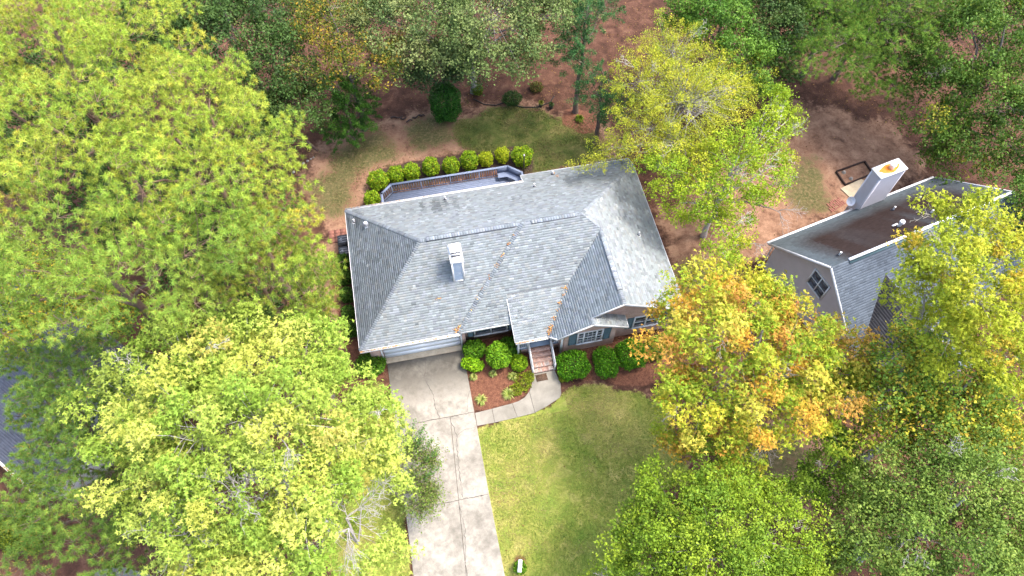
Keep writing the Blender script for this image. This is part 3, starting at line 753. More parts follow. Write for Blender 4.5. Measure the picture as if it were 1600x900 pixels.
def roofcol(p):
    b = rng.normal(1.0, 0.11)
    if rng.random() < 0.06: b *= 1.25
    if rng.random() < 0.08: b *= 0.86
    h = rng.random()
    c = np.array([0.208, 0.234, 0.240]) if h < 0.6 else (np.array([0.212, 0.232, 0.250]) if h < 0.85 else np.array([0.224, 0.238, 0.234]))
    # black algae streaks near the rear eave
    if p[1] > 8.2:
        k = vnoise(np.array([p[0]]), np.array([p[1] * 0.12]), 0.22, 21)[0] * vnoise(np.array([p[0]]), np.array([p[1]]), 1.9, 22)[0]
        b *= 1 - 0.42 * max(0.0, min(1.0, (k - 0.32) * 4.0))
    return np.clip(c * b, 0.04, 0.6)

roof = MA()
for k, poly in roof_polys.items():
    lift = 0.05 if k == 'S2' else 0.0
    P = [(x, y, z + lift) for x, y, z in poly]
    roof.prism([(x, y, z - 0.02) for x, y, z in P], (0, 0, -0.11))
roof_ob = roof.build('roof', simple('roof_felt', (0.15, 0.16, 0.17), 0.9, 0.1, 5.0), house)
sh = MA()
for k, poly in roof_polys.items():
    shingles(sh, [(x, y, z - 0.02 + (0.05 if k == 'S2' else 0)) for x, y, z in poly], roofcol, rng)
tag(sh.build('shingles', M['shingle'], roof_ob), kind='stuff')
nS = unit(np.array([0, -K, 1.0])); nN = unit(np.array([0, K, 1.0])); nE = unit(np.array([K, 0, 1.0])); nW = unit(np.array([-0.59, 0, 1.0])); nV = unit(np.array([-K, 0, 1.0]))
cp = MA()
cc = lambda p: roofcol((p[0], 0, 0)) * np.array([0.92, 0.93, 0.97])
caps(cp, (0, 0, ZE), (4.57, 5.2, 5.604), cc, rng, nS, nW)
caps(cp, (0, 10.4, ZE), (4.57, 5.2, 5.604), cc, rng, nN, nW)
caps(cp, (19.75, 10.4, ZE), (14.55, 5.2, 5.604), cc, rng, nN, nE)
caps(cp, (15.55, 4.2, 5.084), (14.55, 5.2, 5.604), cc, rng, nS, nE)
caps(cp, (5.9, 0, ZE + 0.05), (10.85, 5.2, 5.65), cc, rng, nS, nW * 0.3 + nS * 0.7, 0.12)
caps(cp, (4.57, 5.2, 5.604), (14.55, 5.2, 5.604), cc, rng, nS, nN, 0.14)
caps(cp, (15.55, -1.15, 5.084), (15.55, 4.2, 5.084), cc, rng, nV, nE, 0.14)
caps(cp, (13.7, -1.62, 4.12), (13.7, -1.16, 4.12), cc, rng, nV, nE, 0.12)
tag(cp.build('ridge_caps', M['shingle'], roof_ob), kind='stuff')
# raised ridge vents under their own caps
for a, b, n1, n2 in (((4.95, 5.2, 5.63), (10.4, 5.2, 5.63), nS, nN), ((11.4, 5.2, 5.63), (14.2, 5.2, 5.63), nS, nN), ((15.55, -0.2, 5.11), (15.55, 3.55, 5.11), nV, nE)):
    rv = MA()
    caps(rv, a, b, lambda p: cc(p) * 1.12, rng, n1, n2, 0.17, 0.17, 0.07)
    d = unit(np.array(b, float) - np.array(a, float)); s = np.cross(d, (0, 0, 1.0))
    A = np.array(a, float); B = np.array(b, float)
    for q in (-1, 1):
        rv.bar(A + s * 0.15 * q - np.array([0, 0, 0.03]), B + s * 0.15 * q - np.array([0, 0, 0.03]), 0.02, 0.055, (0.09, 0.09, 0.10))
    rv.build('ridge_vent', M['shingle'], roof_ob)

# plumbing vents and metal flues on the roof
def roof_pipe(x, y, z, r=0.05, h=0.28, boot=True, m='white', nm='vent_pipe'):
    p = MA()
    if boot: p.cyl(x, y, z - 0.05, z + 0.06, 0.15, 0.07, 12, (0.05, 0.05, 0.05))
    p.cyl(x, y, z, z + h, r, r, 10)
    p.build(nm, M[m], roof_ob)
    if m == 'white':
        c = MA(); c.cyl(x, y, z - 0.02, z + 0.09, r * 2.4, r * 1.5, 12, cap=False); c.build('pipe_boot', M['vent'], roof_ob)
roof_pipe(0.55, 9.1, zW(0.55)); roof_pipe(1.35, 8.25, zW(1.35), 0.09, 0.32, True, 'metal', 'flue')
roof_pipe(6.6, 9.75, zN(9.75)); roof_pipe(12.6, 9.55, zN(9.55)); roof_pipe(14.2, 10.85, zN(10.85), 0.06); roof_pipe(18.2, 4.2, zE(18.2))
mg = MA(); mg.cyl(1.35, 8.25, zW(1.35) + 0.3, zW(1.35) + 0.42, 0.15, 0.12, 12); mg.build('flue_cap', M['metal'], roof_ob)

# fascia and gutters
def fascia(pts, w=0.03, h=0.16, mat='white', nm='fascia', dz=-0.09):
    f = MA()
    for a, b in zip(pts[:-1], pts[1:]):
        f.bar((a[0], a[1], a[2] + dz), (b[0], b[1], b[2] + dz), w, h)
    return f.build(nm, M[mat], house)
fascia([(-0.02, -0.02, ZE), (5.9, -0.02, ZE)]); fascia([(5.9, -0.02, ZE + .04), (9.1, -0.02, ZE + .04)])
fascia([(-0.02, 0, ZE), (-0.02, 10.4, ZE)]); fascia([(0, 10.42, ZE), (12.03, 10.42, ZE)])
fascia([(12.03, 10.42, ZE), (12.03, 11.4, zN(11.4))]); fascia([(12.05, 11.42, zN(11.4)), (19.75, 11.42, zN(11.4))])
fascia([(19.77, -1.15, ZE), (19.77, 10.4, ZE), (19.77, 11.4, zN(11.4))])
fascia([(9.1, -1.2, zP(-1.2)), (9.1, 1.5, zP(1.5))]); fascia([(9.12, -1.22, zP(-1.2)), (11.08, -1.22, zP(-1.2))])
fascia([(11.6, -1.64, zV(11.6)), (13.7, -1.64, zV(13.7)), (15.95, -1.64, zB(15.95))])
fascia([(13.75, -1.17, zV(13.75)), (15.55, -1.17, zV(15.55)), (19.75, -1.17, ZE)])
fascia([(15.97, -1.62, zB(15.95)), (15.97, -0.8, zB(15.95))])
fascia([(11.08, -1.22, zP(-1.2)), (11.58, -1.64, zV(11.6))])
def gutter(a, b, out):
    g = MA(); a = np.array(a, float); b = np.array(b, float); o = np.array(out, float)
    z = np.array([0, 0, 1.0])
    g.bar(a + o * 0.075 - z * 0.115, b + o * 0.075 - z * 0.115, 0.11, 0.012)
    g.bar(a + o * 0.13 - z * 0.07, b + o * 0.13 - z * 0.07, 0.012, 0.10)
    g.bar(a + o * 0.02 - z * 0.07, b + o * 0.02 - z * 0.07, 0.012, 0.10)
    return g.build('gutter', M['white'], house)
gutter((0, -0.02, ZE), (5.95, -0.02, ZE), (0, -1, 0)); gutter((0, 10.42, ZE), (12.0, 10.42, ZE), (0, 1, 0)); gutter((9.12, -1.22, zP(-1.2)), (11.1, -1.22, zP(-1.2)), (0, -1, 0))

# walls
w = MA()
w.box(0.4, 6.3, 0.45, 0.62, 2.2, ZE - 0.12); w.box(0.4, 1.14, 0.45, 0.62, 0, 2.2); w.box(5.98, 6.3, 0.45, 0.62, 0, 2.2)   # garage front round the door
w.box(0.4, 0.6, 0.62, 10.0, 0, ZE - 0.1)
w.box(6.2, 12.0, 0.7, 0.9, 0, ZE - 0.1); w.box(6.1, 6.3, 0.62, 0.9, 0, ZE - 0.1)
w.box(0.6, 19.35, 9.8, 10.0, 0, ZE - 0.1)
w.box(12.3, 19.35, 10.0, 10.9, 0, 2.2)
w.box(19.15, 19.35, -0.8, 9.8, 0, ZE + 0.0)
w.box(12.0, 12.2, -1.2, 0.9, 0, 2.95)
w.prism([(15.45, -0.8, 0), (19.35, -0.8, 0), (19.35, -0.8, 2.95), (15.55, -0.8, 4.92), (13.5, -0.8, 3.84), (13.5, -0.8, 2.5), (15.45, -0.8, 2.5)], (0, 0.2, 0))
w.prism([(12.0, -1.2, 0), (15.45, -1.2, 0), (15.45, -1.2, 3.02), (13.7, -1.2, 3.94), (12.0, -1.2, 3.08)], (0, 0.2, 0))
w.box(15.25, 15.45, -1.0, -0.8, 0, 3.0)
w.build('brick_wall', M['brick'], house)
cb = MA(); cb.box(11.97, 12.1, -1.225, -1.2, 0, 3.0); cb.build('corner_board', M['white'], house)

# garage door: four raised panel sections
gd = MA(); gd.box(1.14, 5.98, 0.60, 0.63, 0, 2.2)
gdo = gd.build('garage_door', M['offwhite'], house)
for r in range(4):
    s = MA(); z0 = 0.03 + r * 0.54
    s.box(1.16, 5.96, 0.585, 0.60, z0, z0 + 0.535)
    s.build('door_panel', M['offwhite'], gdo)
gt = MA(); gt.box(1.04, 1.14, 0.42, 0.6, 0, 2.3); gt.box(5.98, 6.08, 0.42, 0.6, 0, 2.3); gt.box(1.14, 5.98, 0.42, 0.6, 2.2, 2.3)
gt.build('door_trim', M['white'], house)

def window(x0, x1, z0, z1, y, splits, cols, rows, parent=house, sides=None):
    """window in a wall facing -y"""
    f = MA(); t = 0.07
    f.box(x0 - t, x0, y - 0.05, y + 0.02, z0, z1); f.box(x1, x1 + t, y - 0.05, y + 0.02, z0, z1)
    f.box(x0 - t, x1 + t, y - 0.055, y + 0.02, z1, z1 + t)
    fr = f.build('window', M['white'], parent)
    s = MA(); s.box(x0 - t - 0.03, x1 + t + 0.03, y - 0.09, y + 0.02, z0 - 0.07, z0); s.build('sill', M['white'], fr)
    edges = [x0] + list(splits) + [x1]
    for i, (a, b) in enumerate(zip(edges[:-1], edges[1:])):
        if i: 
            m = MA(); m.box(a - 0.045, a + 0.045, y - 0.045, y + 0.01, z0, z1); m.build('mullion', M['white'], fr)
        zm = (z0 + z1) / 2
        for zz0, zz1 in ((z0, zm), (zm, z1)):
            g = MA(); g.box(a + 0.05, b - 0.05, y - 0.015, y - 0.005, zz0 + 0.02, zz1 - 0.02); g.build('pane', M['glass'], fr)
        q = MA(); q.box(a, b, y - 0.035, y - 0.018, zm - 0.03, zm + 0.03); q.build('meeting_rail', M['white'], fr)
        nc = cols[i]
        for k in range(1, nc):
            xx = a + (b - a) * k / nc
            q = MA(); q.box(xx - 0.011, xx + 0.011, y - 0.028, y - 0.016, z0, z1); q.build('muntin', M['white'], fr)
        for k in range(1, rows * 2):
            if k == rows: continue
            zz = z0 + (z1 - z0) * k / (rows * 2)
            q = MA(); q.box(a, b, y - 0.030, y - 0.017, zz - 0.011, zz + 0.011); q.build('muntin', M['white'], fr)
    return fr
def shutter(x0, x1, z0, z1, y):
    s = MA()
    s.box(x0, x0 + 0.05, y - 0.04, y, z0, z1); s.box(x1 - 0.05, x1, y - 0.04, y, z0, z1)
    for zz in (z0, (z0 + z1) / 2 - 0.03, z1 - 0.06): s.box(x0 + 0.05, x1 - 0.05, y - 0.04, y, zz, zz + 0.06)
    so = s.build('shutter', M['teal'], house)
    k = z0 + 0.07
    sl = MA()
    while k < z1 - 0.07:
        sl.add([(x0 + .05, y - 0.035, k), (x1 - .05, y - 0.035, k), (x1 - .05, y - 0.008, k + 0.04), (x0 + .05, y - 0.008, k + 0.04)], [(0, 1, 2, 3)])
        k += 0.045
    tag(sl.build('louvres', M['teal'], so), kind='stuff')
    return so
window(13.05, 14.55, 0.95, 2.35, -1.2, (13.4, 14.2), (1, 3, 1), 2)
shutter(12.45, 12.95, 0.95, 2.4, -1.203); shutter(14.65, 15.1, 0.95, 2.4, -1.203)
window(16.75, 18.3, 0.95, 2.3, -0.8, (17.5,), (1, 1), 1)
shutter(16.2, 16.65, 0.95, 2.35, -0.803); shutter(18.4, 18.85, 0.95, 2.35, -0.803)
window(6.95, 8.95, 0.75, 2.25, 0.7, (7.95,), (1, 1), 1)
shutter(6.45, 6.85, 0.75, 2.3, 0.697); shutter(9.05, 9.45, 0.75, 2.3, 0.697)

# front door, porch floor, brick steps
fd = MA(); fd.box(10.2, 11.15, 0.66, 0.70, 0.8, 2.85); fdo = fd.build('front_door', M['teal'], house)
kn = MA(); kn.cyl(10.3, 0.64, 1.75, 1.81, 0.03); kn.build('door_knob', M['metal'], fdo)
pf = MA(); pf.box(9.3, 12.0, -0.84, 0.7, 0.72, 0.8); pf.build('porch_floor', M['porch'], house)
pb = MA(); pb.box(9.35, 11.97, -0.8, 0.7, 0, 0.72); pb.build('porch_base', M['brick'], house)
steps = empty('porch_steps', (0, 0, 0), 0, house)
for i in range(5):
    z1 = 0.16 * (5 - i)
    y1 = -0.84 - 0.285 * i
    s = MA(); s.box(10.08, 11.36, y1 - 0.285, y1 - (0 if i else 0.002), 0, z1 - 0.005 * i - 0.01)
    for c in range(12):
        x0 = 10.075 + c * 0.1072
        s.box(x0 + 0.003, x0 + 0.104, y1 - 0.30, y1 - 0.012, z1 - 0.005 * i - 0.01, z1 - 0.005 * i + 0.006 * rng.random())
    s.build('step', M['brick'], steps)
def rail(pts, h, nb, parent, nm='railing'):
    r = MA()
    P = [np.array(p, float) for p in pts]
    for p in (P[0], P[-1]): r.box(p[0] - 0.04, p[0] + 0.04, p[1] - 0.04, p[1] + 0.04, p[2], p[2] + h + 0.04)
    for a, b in zip(P[:-1], P[1:]):
        r.bar(a + [0, 0, h], b + [0, 0, h], 0.07, 0.05); r.bar(a + [0, 0, 0.12], b + [0, 0, 0.12], 0.05, 0.04)
    ro = r.build(nm, M['white'], parent)
    a, b = P[0], P[-1]
    for i in range(1, nb):
        p = a + (b - a) * i / nb
        q = MA(); q.box(p[0] - 0.013, p[0] + 0.013, p[1] - 0.013, p[1] + 0.013, p[2] + 0.12, p[2] + h)
        q.build('baluster', M['white'], ro)
rail([(10.02, -0.92, 0.8), (10.02, -2.25, 0.06)], 0.88, 11, house); rail([(11.42, -0.92, 0.8), (11.42, -2.25, 0.06)], 0.88, 11, house)
rail([(9.38, -0.8, 0.8), (9.98, -0.8, 0.8)], 0.9, 5, house); rail([(11.46, -0.8, 0.8), (11.94, -0.8, 0.8)], 0.9, 4, house)
pp = MA(); pp.box(9.3, 9.42, -1.0, -0.88, 0.0, 2.68); pp.build('porch_post', M['white'], house)

# chimney chase with a louvred top
ch = MA(); ch.box(6.16, 6.80, 2.74, 3.86, 3.9, 6.36); cho = ch.build('chimney', M['siding_grey'], house)
ct = MA()
for x0, x1 in ((6.12, 6.22), (6.74, 6.84)):
    for y0, y1 in ((2.70, 2.80), (3.80, 3.90)):
        ct.box(x0, x1, y0, y1, 3.9, 6.4)
for zz in np.arange(4.35, 6.3, 0.13):
    ct.box(6.22, 6.74, 2.722, 2.74, zz, zz + 0.012, None)
ct.box(6.22, 6.74, 2.705, 2.76, 4.2, 4.42); 
ct.build('corner_trim', M['white'], cho)
cs = MA()
for zz in np.arange(4.3, 6.3, 0.11):
    cs.add([(6.22, 2.715, zz), (6.74, 2.715, zz), (6.74, 2.735, zz + 0.11), (6.22, 2.735, zz + 0.11)], [(0, 1, 2, 3)])
cs.build('lap_siding', M['siding_grey'], cho)
cap_ = MA(); cap_.box(6.09, 6.87, 2.67, 3.93, 6.38, 6.46); cap_.build('chimney_cap', M['white'], cho)
lv = MA(); lv.box(6.2, 6.76, 2.98, 3.0, 6.46, 6.56); lv.box(6.2, 6.76, 3.12, 3.14, 6.46, 6.66)
lv.build('louvre', M['white'], cho)
dk = MA(); dk.box(6.2, 6.76, 3.0, 3.12, 6.455, 6.47); dk.box(6.2, 6.76, 3.14, 3.28, 6.455, 6.47); dk.build('flue_opening', M['vent'], cho)
ld = MA(); ld.box(6.16, 6.80, 3.26, 3.88, 6.62, 6.66); ld.box(6.18, 6.22, 3.28, 3.86, 6.46, 6.62); ld.box(6.74, 6.78, 3.28, 3.86, 6.46, 6.62); ld.box(6.22, 6.74, 3.82, 3.86, 6.46, 6.62)
ld.build('chimney_lid', M['white'], cho)

# ------------------------------------------------------------------ deck behind the house
deck = tag(empty('deck', HO, HR), 'blue-grey painted wooden deck with railing and corner bench behind the brick house', 'deck')
FL = 0.75
def deck_x(y):
    a = 2.42 if y < 12.25 else 2.42 + (y - 12.25)
    b = 12.33 if y < 12.2 else 12.33 - (y - 12.2) * 1.05
    return a, b
y = 10.05
while y < 12.9:
    a, b = deck_x(y + 0.07)
    if y > 10.9: pass
    else: b = min(b, 12.2)
    bd = MA(); bd.box(a, b, y, y + 0.143, FL - 0.035, FL + 0.003 * rng.random(), None)
    bd.build('deck_board', M[('deckpaint', 'deck_b', 'deck_c')[rng.integers(3)]], deck)
    y += 0.160
us = MA(); us.box(2.5, 12.2, 10.06, 10.1, 0.4, FL - 0.04); us.box(3.3, 11.4, 12.8, 12.86, 0.45, FL - 0.04); us.box(2.46, 2.5, 10.1, 12.2, 0.45, FL - 0.04)
us.bar((2.46, 12.2, 0.58), (3.2, 12.86, 0.58), 0.04, 0.26); us.bar((11.4, 12.86, 0.58), (12.25, 12.1, 0.58), 0.04, 0.26)
us.build('rim_joist', M['deckpaint'], deck)
RP = [(2.42, 10.15), (2.42, 12.28), (3.14, 12.93), (11.45, 12.93), (12.3, 12.2), (12.3, 11.5)]
top = 1.68
for a, b in zip(RP[:-1], RP[1:]):
    tr = MA(); d = unit(np.array(b) - np.array(a)) * 0.06
    tr.bar((a[0] - d[0], a[1] - d[1], top + 0.0005 * a[0]), (b[0] + d[0], b[1] + d[1], top + 0.0005 * a[0]), 0.16, 0.045); tr.build('top_rail', M['deckpaint'], deck)
    lr = MA(); lr.bar((a[0], a[1], FL + 0.10), (b[0], b[1], FL + 0.10), 0.045, 0.07); lr.build('lower_rail', M['deckpaint'], deck)
    L = np.hypot(b[0] - a[0], b[1] - a[1])
    nseg = max(1, int(round(L / 2.1)))
    for i in range(nseg + (1 if b == RP[-1] else 0)):
        p = MA(); x = a[0] + (b[0] - a[0]) * i / nseg; yy = a[1] + (b[1] - a[1]) * i / nseg
        p.box(x - 0.045, x + 0.045, yy - 0.045, yy + 0.045, 0.0, top - 0.03); p.build('rail_post', M['deckpaint'], deck)
    nb = int(L / 0.17)
    for i in range(1, nb):
        x = a[0] + (b[0] - a[0]) * i / nb; yy = a[1] + (b[1] - a[1]) * i / nb
        if x > 10.7 and yy > 11.6: continue
        q = MA(); q.box(x - 0.021, x + 0.021, yy - 0.021, yy + 0.021, FL + 0.09, top - 0.02); q.build('baluster', M['deckpaint'], deck)
bench = empty('bench', (0, 0, 0), 0, deck)
bs = MA(); bs.prism([(10.68, 12.42, 1.14), (10.68, 12.86, 1.14), (11.42, 12.86, 1.14), (12.22, 12.17, 1.14), (12.22, 11.35, 1.14), (11.8, 11.35, 1.14), (11.8, 12.0, 1.14), (11.28, 12.42, 1.14)], (0, 0, 0.05)); bs.build('seat', M['deckpaint'], bench)
bb = MA(); bb.bar((10.66, 12.885, 1.40), (11.43, 12.885, 1.40), 0.03, 0.5); bb.bar((11.43, 12.885, 1.40), (12.25, 12.17, 1.40), 0.03, 0.5); bb.bar((12.25, 12.17, 1.40), (12.25, 11.5, 1.40), 0.03, 0.5); bb.build('bench_back', M['deckpaint'], bench)
for x, yy in ((10.75, 12.5), (11.3, 12.5), (11.85, 12.0), (11.85, 11.5)):
    bl = MA(); bl.box(x - 0.04, x + 0.04, yy - 0.04, yy + 0.04, FL, 1.14); bl.build('bench_leg', M['deckpaint'], bench)

# ------------------------------------------------------------------ driveway and walk (house axes)
drive = tag(empty('driveway', HO, HR), 'stained concrete driveway of large slabs leading to the garage', kind='structure')
def lx(y): return 1.22 if y > -9 else 1.22 - 0.0 * (y + 9)
def rx(y): return 6.02 if y > -5 else 5.96 - 0.01 * (y + 5)
def slab(poly, z=0.045, mat='concrete', parent=drive, nm='concrete_slab'):
    s = MA(); s.prism([(x, y, z) for x, y in poly], (0, 0, -0.14)); return s.build(nm, M[mat], parent)
ap = MA(); ap.prism([(1.16, 0.58, 0.065), (5.98, 0.58, 0.065), (5.98, 0.2, 0.055), (1.16, 0.2, 0.055)], (0, 0, -0.1)); ap.build('garage_apron', simple('apron_concrete', (0.42, 0.36, 0.27), 0.9, 0.25, 3.0), drive)
slab([(1.22, 0.18), (6.02, 0.18), (6.02, -4.0), (1.22, -4.0)])
J = 0.022
ys = [-4.0, -9.0, -14.2, -20.0]
for y0, y1 in zip(ys[:-1], ys[1:]):
    xm0 = 4.55 + (y0 + 4) * 0.06; xm1 = 4.55 + (y1 + 4) * 0.06
    slab([(lx(y0), y0 - J), (xm0 - J / 2, y0 - J), (xm1 - J / 2, y1), (lx(y1), y1)], 0.045)
    slab([(xm0 + J / 2, y0 - J), (rx(y0), y0 - J), (rx(y1), y1), (xm1 + J / 2, y1)], 0.043)
def crack(pts, w, nm='crack'):
    P = np.array(pts, float); q = [P[0]]
    for a, b in zip(P[:-1], P[1:]):
        n = max(2, int(np.linalg.norm(b - a) / 0.12))
        for i in range(1, n + 1):
            q.append(a + (b - a) * i / n + rng.normal(0, 0.025, 2) * (i < n))
    q = np.array(q); d = unit(np.gradient(q, axis=0)); s = np.stack([-d[:, 1], d[:, 0]], 1)
    ww = w * (0.5 + rng.random(len(q)))[:, None]
    A = q + s * ww; B = q - s * ww; n = len(q)
    V = np.vstack([np.c_[A, np.full(n, 0.049)], np.c_[B, np.full(n, 0.049)]])
    c = MA(); c.add(V, [(i, i + 1, i + 1 + n, i + n) for i in range(n - 1)]); c.build(nm, M['crackfill'], drive)
crack([(3.6, 0.1), (3.55, -0.5), (3.35, -1.1), (3.5, -1.7), (3.75, -2.4), (3.75, -3.2), (3.9, -3.95)], 0.016)
crack([(3.45, -1.4), (3.3, -0.9), (3.0, -0.45), (2.8, -0.1)], 0.007)
crack([(6.0, -2.6), (5.75, -3.1), (5.6, -3.95)], 0.008)
crack([(4.5, -4.1), (4.75, -5.2), (4.62, -6.2), (4.55, -7.4), (4.5, -8.9)], 0.014)
crack([(4.7, -5.3), (5.2, -5.0), (5.9, -4.95)], 0.008)
crack([(4.2, -9.1), (4.35, -10.6), (4.1, -12.2), (4.0, -14.0)], 0.012)
crack([(1.3, -4.012), (6.0, -4.012)], 0.011, 'joint_dirt'); crack([(1.3, -9.01), (5.9, -9.01)], 0.011, 'joint_dirt')
walk = tag(empty('walkway', HO, HR), 'curved concrete walk from the driveway to the brick steps', kind='structure')
slab([(6.06, -4.08), (7.1, -4.02), (7.1, -4.9), (6.04, -4.9)], 0.04, 'walk', walk)
slab([(7.12, -4.02), (8.37, -3.92), (8.5, -4.85), (7.12, -4.9)], 0.04, 'walk', walk)
slab([(8.39, -3.92), (8.8, -3.86), (9.2, -3.70), (9.55, -3.38), (9.6, -4.78), (8.52, -4.85)], 0.04, 'walk', walk)
slab([(9.57, -3.36), (9.82, -2.95), (9.98, -2.3), (11.40, -2.3), (11.56, -3.25), (11.45, -3.9), (11.3, -4.13), (10.3, -4.55), (9.62, -4.77)], 0.04, 'walk', walk)
mt = MA(); mt.box(10.15, 10.85, -2.85, -2.4, 0.044, 0.06)
mo = mt.build('doormat', M['doormat']); mo.location = HO; mo.rotation_euler = (0, 0, HR)
tag(mo, 'dark brown doormat at the foot of the brick steps', 'doormat')
# ------------------------------------------------------------------ neighbour's house on the right
NO = (16.58, 25.45, 0.0); NR = math.radians(23.6)
nb = tag(empty('beige_house', NO, NR), 'beige neighbouring house with dark stained steep roof and tall pale chimney', 'house')
rng = np.random.default_rng(12)
KN = 0.818; ZN0 = 2.7; ZR = 6.3; YR = -4.4
nzN = lambda y: ZR + KN * (YR - y)          # rear slope
nzS = lambda y: ZR - KN * (YR - y)          # front slope
nzW = lambda x: 5.25 - 0.85 * (3.4 - x)
nzE = lambda x: 5.25 - 0.85 * (x - 3.4)
def nbcol_rear(p):
    b = rng.normal(1.0, 0.08)
    t = vnoise(np.array([p[0]]), np.array([p[1] * 0.6]), 1.9, 31)[0] * 0.6 + vnoise(np.array([p[0] * 2]), np.array([p[1] * 0.4]), 1.1, 32)[0] * 0.4
    edge = min(1.0, max(0.0, (p[0] - 0.5) / 1.6)) * min(1.0, max(0.0, (-p[1] - 0.3) / 1.2)) * min(1.0, max(0.0, (13.6 - p[0]) / 2.5))
    k = min(1.0, max(0.0, (t * 1.2 + 0.5) * edge))
    return np.clip((np.array([0.115, 0.138, 0.15]) * (1 - k) + np.array([0.046, 0.031, 0.027]) * k) * b, 0.02, 0.5)
def nbcol_front(p):
    b = rng.normal(1.0, 0.10)
    t = vnoise(np.array([p[0]]), np.array([p[1]]), 1.2, 33)[0]
    return np.clip(np.array([0.11, 0.132, 0.16]) * b * (0.75 + 0.4 * t), 0.02, 0.5)
def nbcol_wing(p):
    b = rng.normal(1.0, 0.12)
    t = vnoise(np.array([p[0]]), np.array([p[1]]), 1.4, 34)[0]
    return np.clip(np.array([0.088, 0.082, 0.083]) * b * (0.75 + 0.5 * t), 0.02, 0.5)
XE = 13.5
vy = lambda x: YR - (ZR - nzW(x)) / KN      # y of the valley under wing slope at x
npolys = {
    'rear': ([(0, 0, nzN(0)), (XE, 0, nzN(0)), (XE, YR, ZR), (0, YR, ZR)], nbcol_rear),
    'front': ([(0, YR, ZR), (XE, YR, ZR), (XE, -8.8, nzS(-8.8)), (6.4, -8.8, nzS(-8.8)), (3.4, vy(3.4), 5.25), (0.4, -8.8, nzS(-8.8)), (0, -8.8, nzS(-8.8))], nbcol_front),
    'wingw': ([(3.4, vy(3.4), 5.25), (3.4, -12.2, 5.25), (0.4, -12.2, nzW(0.4)), (0.4, -8.8, nzW(0.4))], nbcol_wing),
    'winge': ([(3.4, vy(3.4), 5.25), (6.4, -8.8, nzE(6.4)), (6.4, -12.2, nzE(6.4)), (3.4, -12.2, 5.25)], nbcol_front),
}
rf = MA()
for k, (poly, cf) in npolys.items():
    rf.prism([(x, y, z - 0.02) for x, y, z in poly], (0, 0, -0.12))
nrf = rf.build('roof', simple('roof_felt_dark', (0.09, 0.095, 0.10), 0.9, 0.1, 5.0), nb)
sh = MA()
for k, (poly, cf) in npolys.items():
    shingles(sh, [(x, y, z - 0.02) for x, y, z in poly], cf, rng)
tag(sh.build('shingles', M['shingle'], nrf), kind='stuff')
nv = MA(); nv.bar((1.2, YR, ZR + 0.05), (XE - 0.3, YR, ZR + 0.05), 0.16, 0.09); nv.build('ridge_vent', M['offwhite'], nrf)
nf = MA(); nf.bar((1.2, YR - 0.14, ZR - 0.06), (XE - 0.3, YR - 0.14, ZR - 0.06), 0.16, 0.03); nf.build('vent_flange', M['teal'], nrf)
nv2 = MA(); nv2.bar((3.4, -7.0, 5.30), (3.4, -11.9, 5.30), 0.2, 0.08); nv2.build('ridge_vent', M['slate'], nrf)
for x, y in ((1.3, -3.7), (8.6, -3.3), (7.9, -1.6), (9.9, -1.6)):
    p = MA(); p.cyl(x, y, nzN(y) - 0.05, nzN(y) + 0.35, 0.055); p.build('vent_pipe', M['white'], nrf)
    c = MA(); c.cyl(x, y, nzN(y) - 0.06, nzN(y) + 0.1, 0.15, 0.08, 12, cap=False); c.build('pipe_boot', M['vent'], nrf)
p = MA(); p.cyl(6.2, -3.3, nzN(-3.3) - 0.1, nzN(-3.3) + 0.4, 0.09); p.cyl(6.2, -3.3, nzN(-3.3) + 0.4, nzN(-3.3) + 0.52, 0.17, 0.14); p.box(6.0, 6.4, -3.5, -3.0, nzN(-3.1) - 0.06, nzN(-3.1) - 0.01); p.build('flue', M['white'], nrf)
# white rake boards and eave trim
for a, b in (((-0.02, 0, nzN(0)), (-0.02, YR, ZR)), ((-0.02, YR, ZR), (-0.02, -8.8, nzS(-8.8))), ((XE + 0.02, 0, nzN(0)), (XE + 0.02, YR, ZR)), ((XE + 0.02, YR, ZR), (XE + 0.02, -8.8, nzS(-8.8)))):
    fb = MA(); fb.bar((a[0], a[1], a[2] - 0.08), (b[0], b[1], b[2] - 0.08), 0.035, 0.17)
    fb.build('rake_board', M['white'], nb)
ge = MA(); ge.bar((0, 0.02, 2.6), (6.7, 0.02, 2.6), 0.03, 0.16); ge.bar((9.2, 0.02, 2.6), (XE, 0.02, 2.6), 0.03, 0.16); ge.bar((0, 0.1, 2.6), (6.7, 0.1, 2.6), 0.13, 0.1); ge.bar((9.2, 0.1, 2.6), (XE, 0.1, 2.6), 0.13, 0.1); ge.build('gutter', M['white'], nb)
ds = MA(); ds.tube([(0.22, 0.06, 2.55), (0.24, -0.22, 2.4), (0.24, -0.24, 0.25), (0.1, -0.1, 0.1)], 0.045, 6); ds.build('downspout', M['white'], nb)
wl = MA()
wl.prism([(0.35, -0.35, 0), (0.35, -8.45, 0), (0.35, -8.45, 2.75), (0.35, -4.4, 6.1), (0.35, -0.35, 2.75)], (0.2, 0, 0))
wl.prism([(XE - 0.35, -0.35, 0), (XE - 0.35, -8.45, 0), (XE - 0.35, -8.45, 2.75), (XE - 0.35, -4.4, 6.1), (XE - 0.35, -0.35, 2.75)], (-0.2, 0, 0))
wl.box(0.55, XE - 0.55, -0.55, -0.35, 0, 2.75); wl.box(0.55, XE - 0.55, -8.45, -8.25, 0, 2.75)
wl.box(0.75, 0.95, -11.9, -8.45, 0, 2.7); wl.box(5.85, 6.05, -11.9, -8.45, 0, 2.7)
wl.prism([(0.75, -11.9, 0), (6.05, -11.9, 0), (6.05, -11.9, 2.75), (3.4, -11.9, 5.0), (0.75, -11.9, 2.75)], (0, 0.2, 0))
wl.build('siding_wall', M['siding'], nb)
lap = MA()
